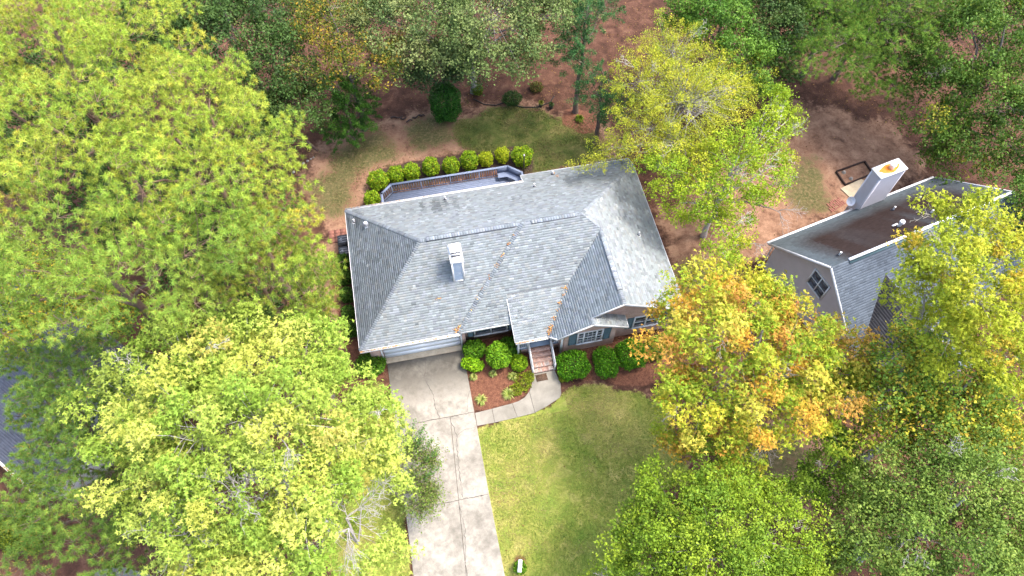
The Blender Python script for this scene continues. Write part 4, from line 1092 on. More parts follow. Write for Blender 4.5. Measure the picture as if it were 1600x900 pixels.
for i in range(46):
    z = 0.1 + i * 0.13
    if z < 2.75: y0, y1 = -0.35, -8.45
    else:
        h = (z - 2.75) / 0.827; y0, y1 = -0.35 - h, -8.45 + h
        if y0 - y1 < 0.4: break
    lap.add([(0.335, y0, z), (0.335, y1, z), (0.349, y1, z + 0.13), (0.349, y0, z + 0.13)], [(0, 1, 2, 3)])
tag(lap.build('lap_siding', M['siding'], nb), kind='stuff')
# gable window facing -x
def gwin(y0, y1, z0, z1, x):
    f = MA(); t = 0.09
    f.box(x - 0.05, x, y0 - t, y0, z0 - t, z1 + t); f.box(x - 0.05, x, y1, y1 + t, z0 - t, z1 + t)
    f.box(x - 0.055, x, y0, y1, z1, z1 + t); f.box(x - 0.06, x, y0, y1, z0 - t, z0)
    fr = f.build('window', M['white'], nb)
    ym = (y0 + y1) / 2; zm = (z0 + z1) / 2
    for a, b in ((y0, ym), (ym, y1)):
        for c, d in ((z0, zm), (zm, z1)):
            g = MA(); g.box(x - 0.02, x - 0.01, a + 0.03, b - 0.03, c + 0.03, d - 0.03); g.build('pane', M['glass'], fr)
    m = MA(); m.box(x - 0.045, x - 0.005, ym - 0.035, ym + 0.035, z0, z1); m.build('mullion', M['white'], fr)
    m = MA(); m.box(x - 0.04, x - 0.006, y0, y1, zm - 0.03, zm + 0.03); m.build('meeting_rail', M['white'], fr)
gwin(-4.85, -3.55, 3.1, 4.5, 0.335)
# chimney on the rear wall
cm = MA(); cm.box(6.92, 8.88, -0.2, 0.62, 0, 6.05); cmo = cm.build('chimney', M['siding'], nb)
c2 = MA()
for x0 in (6.90, 8.80):
    for y0 in (-0.22, 0.54): c2.box(x0, x0 + 0.1, y0, y0 + 0.1, 0, 6.05)
for zz in np.arange(2.3, 6.0, 0.15):
    pass
c2.build('corner_trim', simple('chimney_trim', (0.52, 0.51, 0.54), 0.6, 0.05, 3.0), cmo)
lp = MA()
for zz in np.arange(2.2, 6.0, 0.14):
    lp.add([(7.0, -0.218, zz), (8.8, -0.218, zz), (8.8, -0.203, zz + 0.14), (7.0, -0.203, zz + 0.14)], [(0, 1, 2, 3)])
    lp.add([(6.902, 0.54, zz), (6.902, -0.12, zz), (6.917, -0.12, zz + 0.14), (6.917, 0.54, zz + 0.14)], [(0, 1, 2, 3)])
tag(lp.build('lap_siding', simple('chimney_siding', (0.46, 0.45, 0.48), 0.6, 0.05, 3.0), cmo), kind='stuff')
cc_ = MA(); cc_.box(6.86, 8.94, -0.26, 0.68, 6.05, 6.13); cc_.build('chimney_cap', M['white'], cmo)
a = np.arange(26) * 2 * math.pi / 26
rs = MA(); rs.add([(7.88 + 0.74 * math.cos(t) * (1 + 0.08 * math.sin(3 * t) + 0.05 * math.sin(7 * t)), 0.21 + 0.31 * math.sin(t) * (1 + 0.12 * math.cos(4 * t)), 6.134) for t in a] + [(7.88, 0.21, 6.134)], [(i, (i + 1) % 26, 26) for i in range(26)])
rs.build('rust_stain', M['rust'], cmo)
fl = MA(); fl.cyl(8.0, 0.21, 6.13, 6.42, 0.17, 0.17, 16); fl.build('flue_pipe', M['metal'], cmo)
fc = MA(); fc.cyl(8.0, 0.21, 6.45, 6.53, 0.21, 0.18, 16); fc.build('flue_cap', M['white'], cmo)
# satellite dish on the rear eave
dish = tag(empty('satellite_dish', (22.38, 28.48, 2.7), NR), 'pale round satellite dish on the eave beside the tall chimney', 'dish')
da = MA()
n = 18
for r0, r1 in ((0.0, 0.2), (0.2, 0.36)):
    for i in range(n):
        t0, t1 = 2 * math.pi * i / n, 2 * math.pi * (i + 1) / n
        q = []
        for r, t in ((r0, t0), (r1, t0), (r1, t1), (r0, t1)):
            u, v, wv = r * math.cos(t), r * 0.92 * math.sin(t), r * r * 0.7
            q.append((u, v * 0.75 - wv * 0.6, 0.45 + v * 0.55 + wv * 0.8))
        da.add(q, [(0, 1, 2, 3)])
da.build('reflector', simple('dish_grey', (0.55, 0.56, 0.58), 0.5, 0.05, 3.0), dish)
dm = MA(); dm.tube([(0.0, -0.35, -0.15), (0.0, -0.1, 0.1), (0, 0, 0.42)], 0.025, 6); dm.build('mast', M['metal'], dish)
dl = MA(); dl.tube([(0, -0.25, 0.25), (0, 0.1, 0.75)], 0.012, 5); dl.box(-0.04, 0.04, 0.08, 0.16, 0.72, 0.8); dl.build('feed_arm', M['metal'], dish)

# timber framed bed, patio and brick path behind that house
sp = PTS['sand']
sb = tag(empty('timber_bed', (sp[0][0], sp[0][1], 0)), 'rectangular dark timber frame lying on the clay beside the tall chimney', 'garden bed')
for i in range(4):
    a = sp[i]; b = sp[(i + 1) % 4]
    t = MA(); t.bar((a[0] - sp[0][0], a[1] - sp[0][1], 0.07 + 0.004 * i), (b[0] - sp[0][0], b[1] - sp[0][1], 0.07 + 0.004 * i), 0.09, 0.14); t.build('timber', simple('dark_timber', (0.045, 0.03, 0.026), 0.9, 0.3, 8.0) if i == 0 else bpy.data.materials['dark_timber'], sb)
for k, (u, v) in enumerate(((0.22, 0.8), (0.3, 0.25))):
    s = MA(); q = np.array(sp[0]) * (1 - u) + np.array(sp[1]) * u; r = np.array(sp[3]) * (1 - u) + np.array(sp[2]) * u; c = q * v + r * (1 - v)
    s.cyl(c[0], c[1], 0.0, 0.16, 0.16, 0.08, 7); o = s.build('garden_stone', M['stone']); tag(o, ['grey stone by the far corner inside the timber frame', 'tan stone in the near corner inside the timber frame'][k], 'stone')
pt = MA(); pt.prism([(x, y, 0.0) for x, y in PTS['patio']], (0, 0, 0.05)); tag(pt.build('patio', simple('patio_concrete', (0.40, 0.33, 0.23), 0.9, 0.2, 3.0)), 'tan concrete patio slab beside the tall chimney', kind='structure')
bp = PTS['brickpath']
bpo = tag(empty('brick_path', (0, 0, 0)), 'old red brick paving by the satellite dish', kind='structure')
A, B, Cc, D = [np.array(q) for q in bp]
for i in range(9):
    for j in range(6):
        u0, u1, v0, v1 = i / 9 + 0.008, (i + 1) / 9 - 0.008, j / 6 + 0.01, (j + 1) / 6 - 0.01
        if rng.random() < 0.18: continue
        f = lambda u, v: (A * (1 - u) + B * u) * (1 - v) + (D * (1 - u) + Cc * u) * v
        s = MA(); h = 0.03 + 0.02 * rng.random(); s.prism([(*f(u, v), 0.0) for u, v in ((u0, v0), (u1, v0), (u1, v1), (u0, v1))], (0, 0, h)); s.build('brick', M['clayblock'], bpo)

# ------------------------------------------------------------------ dark slate-roofed house at the left edge
LO = (-25.7, 9.75, 0.0); LR = math.radians(-34.2)
lh = tag(empty('slate_house', LO, LR), 'dark slate grey roof corner of the house behind the dark pine', 'house')
# local: x along the eave (to the right), y up the slope; eave runs from x=-12 to x=1.2
lz = lambda y: 3.0 + 0.45 * y
def lcol(p):
    return np.clip(np.array([0.095, 0.098, 0.112]) * rng.normal(1, 0.1), 0.02, 0.4)
lp_ = {'a': [(-12, 0, 3.0), (1.3, 0, 3.0), (-2.9, 4.2, lz(4.2)), (-12, 4.2, lz(4.2))], 'b': [(1.3, 0, 3.0), (1.3, 8.4, 3.0), (-2.9, 4.2, lz(4.2))], 'c': [(-12, 4.2, lz(4.2)), (-2.9, 4.2, lz(4.2)), (1.3, 8.4, 3.0), (-12, 8.4, 3.0)]}
lr = MA(); ls = MA()
for k, poly in lp_.items():
    lr.prism([(x, y, z - 0.02) for x, y, z in poly], (0, 0, -0.12)); shingles(ls, [(x, y, z - 0.02) for x, y, z in poly], lcol, rng)
lro = lr.build('roof', bpy.data.materials['roof_felt_dark'], lh)
tag(ls.build('shingles', M['shingle'], lro), kind='stuff')
lc = MA(); nA_ = unit(np.array([0, -.45, 1])); nB_ = unit(np.array([.45, 0, 1.0])); nC_ = unit(np.array([0, .45, 1]))
caps(lc, (1.3, 0, 3.0), (-2.9, 4.2, lz(4.2)), lcol, rng, nA_, nB_); caps(lc, (1.3, 8.4, 3.0), (-2.9, 4.2, lz(4.2)), lcol, rng, nC_, nB_); caps(lc, (-12, 4.2, lz(4.2)), (-2.9, 4.2, lz(4.2)), lcol, rng, nA_, nC_)
tag(lc.build('ridge_caps', M['shingle'], lro), kind='stuff')
lg = MA(); lg.bar((-12, -0.07, 2.93), (1.3, -0.07, 2.93), 0.13, 0.02); lg.bar((-12, -0.13, 2.96), (1.3, -0.13, 2.96), 0.015, 0.09); lg.bar((-12, -0.015, 2.94), (1.3, -0.015, 2.94), 0.02, 0.1); lg.build('gutter', M['white'], lh)
lw = MA(); lw.box(-12, 0.9, 0.4, 0.6, 0, 2.95); lw.box(0.7, 0.9, 0.6, 8.0, 0, 2.95); lw.box(-12, 0.7, 7.8, 8.0, 0, 2.95); lw.build('wall', M['siding'], lh)
ll = MA()
r2 = np.random.default_rng(5)
for i in range(150):
    x = r2.uniform(-8, 1.2); sz = 0.06; a = r2.random() * 6.3
    c = np.array([x, -0.07 + r2.normal(0, 0.025), 3.0 + r2.random() * 0.02]); d = np.array([math.cos(a), math.sin(a), 0.2]) * sz; e = np.array([-math.sin(a), math.cos(a), 0.1]) * sz * 0.6
    ll.add([c - d, c - e, c + d, c + e], [(0, 1, 2, 3)], np.array([0.42, 0.17, 0.075]) * r2.uniform(0.6, 1.2))
tag(ll.build('gutter_leaves', M['litter'], lh), kind='stuff')

# ------------------------------------------------------------------ small things round the brick house
ac_l = ['black air conditioner unit beside the red pavers', 'black air conditioner unit beside the clipped side bushes']
for k, (x, y) in enumerate(PTS['acs']):
    a = tag(empty('air_conditioner', (x + 0.12, y, 0), HR), ac_l[k], 'air conditioner')
    b = MA(); b.box(-0.38, 0.38, -0.38, 0.38, 0.06, 0.78)
    b.build('cabinet', M['black'], a)
    f = MA(); f.cyl(0, 0, 0.78, 0.80, 0.31, 0.31, 20)
    fo = f.build('fan_guard', M['vent'], a)
    for i in range(3):
        q = MA(); q.bar((-0.3, -0.2 + 0.2 * i, 0.806), (0.3, -0.2 + 0.2 * i, 0.806), 0.012, 0.012); q.build('wire', M['metal'], fo)
    l = MA(); l.box(-0.2, -0.06, -0.12, 0.12, 0.811, 0.816); l.build('rating_label', M['slate'], fo)
    pd = MA(); pd.box(-0.45, 0.45, -0.45, 0.45, 0.0, 0.06); pd.build('pad', M['walk'], a)
pvo = tag(empty('paver_pad', (PTS['pav'][0][0], PTS['pav'][0][1], 0), HR), 'small pad of reddish pavers beside the air conditioners', kind='structure')
for i in range(3):
    for j in range(3):
        s = MA(); s.box(-0.6 + i * 0.41, -0.6 + i * 0.41 + 0.395, -0.75 + j * 0.36, -0.75 + j * 0.36 + 0.345, 0, 0.05 + 0.012 * rng.random()); s.build('paver', M['clayblock'], pvo)
pl = tag(empty('yard_post', (0.86, 33.3, 0)), 'thin black post with a white tip by the deck corner', 'post')
p = MA(); p.cyl(0, 0, 0, 2.1, 0.05, 0.045, 8); p.build('pole', M['black'], pl)
p = MA(); p.cyl(0, 0, 2.1, 2.2, 0.06, 0.03, 8); p.build('tip', M['white'], pl)
# mailbox in its planting ring
mb = tag(empty('mailbox', (0.42, 6.07, 0), math.radians(-5)), 'white mailbox on a post in a round planted ring by the driveway', 'mailbox')
p = MA(); p.box(-0.05, 0.05, -0.05, 0.05, 0, 0.95); p.build('post', M['white'], mb)
p = MA()
prof = [(-0.11, 0.95), (0.11, 0.95), (0.11, 1.08)] + [(0.11 * math.cos(t), 1.08 + 0.11 * math.sin(t)) for t in np.linspace(0.3, math.pi - 0.3, 6)] + [(-0.11, 1.08)]
p.prism([(x, -0.32, z) for x, z in prof], (0, 0.62, 0)); p.build('box', M['white'], mb)
p = MA(); p.box(0.112, 0.125, -0.1, -0.06, 1.0, 1.2); p.build('flag', M['offwhite'], mb)
# stone edging, timbers, logs, pots
se = tag(empty('stone_border', (PTS['stones'][0][0], PTS['stones'][0][1], 0)), 'curved row of pale stones edging the dark bed by the pines', 'stone border')
ico_r = np.random.default_rng(3)
def rock(cx, cy, r, mat, parent=None, nm='stone', flat=0.6):
    s = MA(); nu, nv_ = 8, 5
    V = []
    for j in range(nv_ + 1):
        ph = math.pi * j / nv_
        for i in range(nu):
            t = 2 * math.pi * i / nu
            k = r * (0.8 + 0.4 * ico_r.random())
            V.append((cx + k * math.sin(ph) * math.cos(t), cy + k * math.sin(ph) * math.sin(t), flat * k * math.cos(ph) + r * flat * 0.5))
    F = [(j * nu + i, j * nu + (i + 1) % nu, (j + 1) * nu + (i + 1) % nu, (j + 1) * nu + i) for j in range(nv_) for i in range(nu)]
    s.add(V, F); return s.build(nm, M[mat], parent)
S0 = PTS['stones'][0]
pts = PTS['stones']
for a, b in zip(pts[:-1], pts[1:]):
    for f in (0.0,):
        x = a[0] + (b[0] - a[0]) * f - S0[0]; y = a[1] + (b[1] - a[1]) * f - S0[1]
        rock(x + ico_r.normal(0, .03), y + ico_r.normal(0, .03), 0.07 + 0.06 * ico_r.random(), 'stone', se)
t0, t1 = PTS['timber']
tm = MA(); tm.bar((t0[0], t0[1], 0.06), (t1[0], t1[1], 0.06), 0.16, 0.13); tag(tm.build('edging_timber', M['rawwood']), 'weathered timber edging the dark bed by the pines', 'timber')
lgl = ['dark rotting log lying longest at the clay edge of the back yard', 'short dark log beside the longest log on the clay', 'bent dark branch on the clay near the clipped holly', 'small dark branch piece under the clipped holly', 'thin dark stick in front of the rotting logs']
for k, (x, y) in enumerate(PTS['logs']):
    L_ = [0.9, 0.5, 0.7, 0.4, 0.5][k]; a = ico_r.normal(0.2, 0.4)
    q = MA(); pp_ = [(x + L_ * (t - 0.5) * math.cos(a), y + L_ * (t - 0.5) * math.sin(a) + 0.08 * math.sin(t * 7 + k), 0.06) for t in np.linspace(0, 1, 7)]
    q.tube(pp_, np.linspace(0.075, 0.04, 7), 7, (0.06, 0.045, 0.04)); tag(q.build('fallen_log', M['bark']), lgl[k], 'log')
eg = MA(); e = PTS['edge']; eg.tube([(x, y, 0.04) for x, y in e], 0.04, 6, (0.035, 0.035, 0.035)); tag(eg.build('bed_edging', M['bark']), 'black flexible edging line along the planting bed behind the lawn', 'edging')
for k, (x, y) in enumerate(PTS['pots']):
    po = tag(empty('plant_pot', (x, y, 0)), ['black nursery pot with a yellowish plant on the bed edge', 'black nursery pot with a dark plant nearer the round mulch bed'][k], 'pot')
    q = MA(); q.cyl(0, 0, 0, 0.28, 0.14, 0.18, 14, cap=False); q.cyl(0, 0, 0.2, 0.24, 0.16, 0.16, 14); q.build('pot', M['black'], po)
# ------------------------------------------------------------------ foliage
UP = np.array([0, 0, 1.0])

def add_leaves(ma, pos, size, col, rng, bias=None, upw=0.6, aspect=0.6, fold=0.18):
    """one folded rhombic leaf at every position"""
    n = len(pos)
    if n == 0: return
    nr = rng.normal(0, 1, (n, 3)) * 0.75 + UP * upw
    if bias is not None: nr = nr + bias
    nr = unit(nr)
    a = unit(np.cross(nr, rng.normal(0, 1, (n, 3))))
    b = np.cross(nr, a)
    s = (size * (0.65 + 0.7 * rng.random(n)))[:, None]
    p0 = pos - a * s * 0.5; p2 = pos + a * s * 0.5
    w = s * aspect * 0.5
    p1 = pos + b * w + nr * s * fold - a * s * 0.08; p3 = pos - b * w + nr * s * fold - a * s * 0.08
    V = np.stack([p0, p1, p2, p3], 1).reshape(-1, 3)
    F = np.arange(n * 4).reshape(n, 4)
    ma.add(V, F, col)

def add_stars(ma, pos, size, col, rng, bias=None, upw=0.6):
    """lobed leaf: three narrow rhombi fanned from the stalk"""
    n = len(pos)
    if n == 0: return
    nr = rng.normal(0, 1, (n, 3)) * 0.7 + UP * upw
    if bias is not None: nr = nr + bias
    nr = unit(nr)
    a = unit(np.cross(nr, rng.normal(0, 1, (n, 3)))); b = np.cross(nr, a)
    s = (size * (0.65 + 0.7 * rng.random(n)))[:, None]
    Vs = []
    for ang, L in ((0.0, 1.0), (1.25, 0.9), (-1.25, 0.9)):
        d = a * math.cos(ang) + b * math.sin(ang); e = -a * math.sin(ang) + b * math.cos(ang)
        q = pos + d * s * 0.08
        Vs.append(np.stack([q + e * s * 0.23 + nr * s * 0.06, q + d * s * 0.75 * L - nr * s * 0.10, q - e * s * 0.23 + nr * s * 0.06], 1))
    V = np.stack(Vs, 1).reshape(-1, 3)
    F = np.arange(n * 9).reshape(n * 3, 3)
    ma.add(V, F, np.repeat(col, 3, 0))

def add_tufts(ma, pos, axis, size, col, rng, nn=48, wid=0.0165, brown=0.04):
    """bursts of pine needles"""
    n = len(pos)
    d = unit(rng.normal(0, 1, (n, nn, 3))) * 0.85 + axis[:, None, :] * 0.5
    d = unit(d)
    L = size * (0.78 + 0.4 * rng.random((n, nn, 1)))
    s = unit(np.cross(d, rng.normal(0, 1, (n, nn, 3))))
    base = pos[:, None, :] + rng.normal(0, 0.02, (n, nn, 3)) - axis[:, None, :] * size * 0.25 * rng.random((n, nn, 1))
    tip = base + d * L - UP * L * 0.10
    w = wid * (0.7 + 0.6 * rng.random((n, nn, 1)))
    V = np.stack([base - s * w * 0.5, base + s * w * 0.5, tip], 2).reshape(-1, 3)
    F = np.arange(n * nn * 3).reshape(-1, 3)
    C = np.repeat(col, nn, 0) * rng.normal(1.0, 0.09, (n * nn, 1))
    old = rng.random(n * nn) < brown
    C[old] = np.array([0.34, 0.22, 0.05]) * rng.uniform(0.7, 1.2, (old.sum(), 1))
    ma.add(V, F, np.clip(C, 0.005, 0.9))
    # short older needles at the heart of each burst
    k = 6
    d = unit(rng.normal(0, 1, (n, k, 3)) * 0.5 + axis[:, None, :]); s = unit(np.cross(d, rng.normal(0, 1, (n, k, 3))))
    b2 = np.repeat(pos[:, None, :], k, 1); t2 = b2 + d * size * 0.42
    V = np.stack([b2 - s * wid * 0.8, b2 + s * wid * 0.8, t2], 2).reshape(-1, 3)
    C = np.repeat(col * np.array([1.05, 0.72, 0.7]), k, 0) * rng.normal(1.0, 0.15, (n * k, 1))
    ma.add(V, np.arange(n * k * 3).reshape(-1, 3), np.clip(C, 0.005, 0.9))

# kind: palette (colour, weight), leaf size, clump radius, clumps per m2 of lobe, leaves per clump, shape
KIND = {
 'pineY':  dict(shape='pine', pal=[((0.31, 0.389, 0.0748), 4), ((0.394, 0.432, 0.0954), 3), ((0.227, 0.335, 0.0681), 3), ((0.476, 0.389, 0.0816), 0.5)], size=0.21, dens=0.80, per=24, bark=(0.20, 0.13, 0.10)),
 'pineY2': dict(shape='pine', pal=[((0.225, 0.331, 0.0696), 4), ((0.283, 0.362, 0.0886), 2), ((0.176, 0.28, 0.0633), 3)], size=0.21, dens=0.80, per=24, bark=(0.20, 0.13, 0.10)),
 'pineO':  dict(shape='pine', pal=[((0.196, 0.27, 0.0495), 4), ((0.255, 0.302, 0.0605), 2), ((0.147, 0.227, 0.0495), 3), ((0.314, 0.238, 0.055), 0.5)], size=0.21, dens=0.80, per=24, bark=(0.20, 0.13, 0.10)),
 'pineD':  dict(shape='pine', pal=[((0.123, 0.213, 0.05), 4), ((0.189, 0.275, 0.065), 2), ((0.087, 0.156, 0.045), 3)], size=0.21, dens=0.80, per=24, bark=(0.16, 0.12, 0.10)),
 'pineM':  dict(shape='pine', pal=[((0.127, 0.234, 0.0424), 4), ((0.185, 0.283, 0.0605), 2), ((0.0924, 0.172, 0.0363), 3)], size=0.23, dens=0.80, per=20, bark=(0.16, 0.12, 0.10)),
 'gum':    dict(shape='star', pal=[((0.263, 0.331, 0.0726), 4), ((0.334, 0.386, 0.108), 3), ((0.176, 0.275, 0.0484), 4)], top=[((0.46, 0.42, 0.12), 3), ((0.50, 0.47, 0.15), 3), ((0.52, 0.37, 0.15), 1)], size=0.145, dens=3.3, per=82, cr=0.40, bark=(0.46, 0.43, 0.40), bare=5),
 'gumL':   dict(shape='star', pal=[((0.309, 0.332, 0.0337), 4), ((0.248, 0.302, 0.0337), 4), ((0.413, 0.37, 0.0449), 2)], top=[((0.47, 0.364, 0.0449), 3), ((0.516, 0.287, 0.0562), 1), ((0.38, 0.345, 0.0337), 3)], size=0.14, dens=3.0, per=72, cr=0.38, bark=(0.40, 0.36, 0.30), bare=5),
 'maple':  dict(shape='star', pal=[((0.238, 0.32, 0.034), 5), ((0.4, 0.37, 0.0425), 3.5), ((0.562, 0.26, 0.0595), 2.4), ((0.497, 0.41, 0.0935), 2), ((0.518, 0.19, 0.085), 0.9), ((0.151, 0.25, 0.0255), 3)], size=0.16, dens=2.5, per=76, cr=0.45, bark=(0.30, 0.26, 0.24), bare=10, mixv=0.4),
 'speckO': dict(shape='leaf', pal=[((0.15, 0.248, 0.045), 5), ((0.255, 0.31, 0.045), 2.5), ((0.66, 0.465, 0.06), 1.6), ((0.6, 0.31, 0.06), 0.8), ((0.105, 0.186, 0.045), 2)], size=0.16, dens=3.0, per=95, cr=0.5, bark=(0.25, 0.22, 0.2), bare=3, mixv=0.85),
 'speck':  dict(shape='leaf', pal=[((0.055, 0.085, 0.02), 4), ((0.10, 0.12, 0.025), 3), ((0.34, 0.20, 0.03), 1.4)], size=0.17, dens=2.2, per=48, cr=0.6, bark=(0.12, 0.1, 0.09), bare=0, mixv=0.85),
 'green':  dict(shape='leaf', pal=[((0.175, 0.259, 0.027), 4), ((0.246, 0.309, 0.036), 3), ((0.103, 0.179, 0.0252), 4)], size=0.125, dens=3.6, per=125, cr=0.45, bark=(0.3, 0.27, 0.24), bare=4),
 'greenS': dict(shape='leaf', pal=[((0.156, 0.265, 0.04), 4), ((0.216, 0.31, 0.05), 3), ((0.096, 0.172, 0.03), 3)], size=0.13, dens=3.4, per=100, cr=0.42, bark=(0.3, 0.27, 0.24), bare=3),
 'oakS':   dict(shape='leaf', pal=[((0.137, 0.206, 0.0491), 4), ((0.205, 0.264, 0.0714), 2.5), ((0.0875, 0.147, 0.0357), 3)], size=0.13, dens=3.5, per=115, cr=0.5, bark=(0.34, 0.32, 0.30), bare=5),
 'oakD':   dict(shape='leaf', pal=[((0.0532, 0.101, 0.0333), 4), ((0.085, 0.133, 0.0475), 3), ((0.0319, 0.0638, 0.0266), 3), ((0.234, 0.201, 0.0475), 0.15)], size=0.165, dens=2.5, per=80, cr=0.57, bark=(0.16, 0.14, 0.12), bare=3),
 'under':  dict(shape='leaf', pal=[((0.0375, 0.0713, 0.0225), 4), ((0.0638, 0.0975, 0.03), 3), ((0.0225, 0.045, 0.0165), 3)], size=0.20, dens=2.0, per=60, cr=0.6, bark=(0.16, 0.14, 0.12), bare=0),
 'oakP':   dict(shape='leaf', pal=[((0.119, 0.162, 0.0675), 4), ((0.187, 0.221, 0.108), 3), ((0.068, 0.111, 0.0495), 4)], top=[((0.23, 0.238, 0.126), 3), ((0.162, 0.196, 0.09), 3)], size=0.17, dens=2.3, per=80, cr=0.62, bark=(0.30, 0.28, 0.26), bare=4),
 'oakG':   dict(shape='leaf', pal=[((0.06, 0.11, 0.055), 4), ((0.09, 0.14, 0.07), 3), ((0.04, 0.08, 0.04), 3)], size=0.15, dens=3.0, per=95, cr=0.5, bark=(0.16, 0.14, 0.12), bare=1),
 'oakM':   dict(shape='leaf', pal=[((0.0702, 0.135, 0.028), 4), ((0.119, 0.189, 0.035), 3), ((0.0486, 0.0918, 0.022), 3), ((0.302, 0.238, 0.03), 0.25)], size=0.165, dens=2.4, per=82, cr=0.57, bark=(0.16, 0.14, 0.12), bare=3),
 'maplG':  dict(shape='leaf', pal=[((0.08, 0.171, 0.03), 4), ((0.13, 0.225, 0.04), 3), ((0.05, 0.108, 0.03), 3)], size=0.17, dens=3.0, per=85, cr=0.5, bark=(0.2, 0.18, 0.16), bare=0),
 'cedar':  dict(shape='spray', pal=[((0.045, 0.125, 0.022), 4), ((0.075, 0.165, 0.03), 3), ((0.03, 0.08, 0.02), 3)], size=0.10, dens=6.0, per=70, cr=0.28, bark=(0.16, 0.12, 0.1), bare=0),
 'cedarB': dict(shape='spray', pal=[((0.04, 0.115, 0.05), 4), ((0.06, 0.145, 0.06), 3), ((0.03, 0.075, 0.035), 3)], size=0.10, dens=5.0, per=60, cr=0.36, bark=(0.16, 0.12, 0.1), bare=0),
 'yell':   dict(shape='spray', pal=[((0.323, 0.337, 0.04), 4), ((0.431, 0.412, 0.055), 3), ((0.215, 0.275, 0.035), 3), ((0.538, 0.449, 0.06), 0.8)], size=0.10, dens=4.2, per=56, cr=0.55, bark=(0.33, 0.31, 0.28), bare=6),
 'lime':   dict(shape='leaf', pal=[((0.219, 0.305, 0.024), 4), ((0.303, 0.359, 0.03), 3), ((0.135, 0.232, 0.024), 3), ((0.397, 0.349, 0.036), 0.8)], size=0.13, dens=3.1, per=72, cr=0.42, bark=(0.42, 0.39, 0.36), bare=10),
}

LEAFK = np.array([1.06, 1.10, 0.74])
DENS = dict(pine=1.75, star=0.72, leaf=0.60, spray=1.3)
PERS = dict(star=2.6, leaf=3.0, spray=2.1)

def pick(pal, n, rng):
    c = np.array([p[0] for p in pal]); w = np.array([p[1] for p in pal], float)
    return c[rng.choice(len(c), n, p=w / w.sum())] * LEAFK

def curve(a, b, rng, sag=0.0, n=6, wig=0.05):
    a = np.asarray(a, float); b = np.asarray(b, float)
    t = np.linspace(0, 1, n)[:, None]
    L = np.linalg.norm(b - a)
    p = a + (b - a) * t
    p[:, 2] += (sag * L * (t * (1 - t)) * 4)[:, 0]
    p[1:-1] += rng.normal(0, wig * L, (n - 2, 3)) * 0.5
    return p

def fan(ma, p, d, size, rng, col):
    """leafless branch with curved side twigs"""
    d = unit(d)
    for b in range(2):
        side = unit(np.cross(d, rng.normal(0, 1, 3)))
        end = p + unit(d + side * rng.uniform(0.1, 0.55)) * size * rng.uniform(0.8, 1.15)
        path = curve(p, end, rng, rng.uniform(-0.02, 0.16), 8, 0.06)
        ma.tube(path, np.linspace(0.017, 0.005, 8), 4, col)
        for i in range(2, 8):
            for k in range(2):
                sd = unit(np.cross(d, rng.normal(0, 1, 3)) * 0.8 + d * 0.7)
                q = path[i]; L = size * rng.uniform(0.22, 0.5) * (1.1 - i / 10)
                tw = curve(q, q + sd * L, rng, rng.uniform(-0.05, 0.2), 5, 0.07)
                ma.tube(tw, np.linspace(0.010, 0.004, 5), 3, col)
                m = 2 + k
                ma.tube(curve(tw[m], tw[m] + unit(sd + rng.normal(0, 0.7, 3)) * L * 0.5, rng, 0.1, 3, 0.06), np.linspace(0.006, 0.003, 3), 3, col)

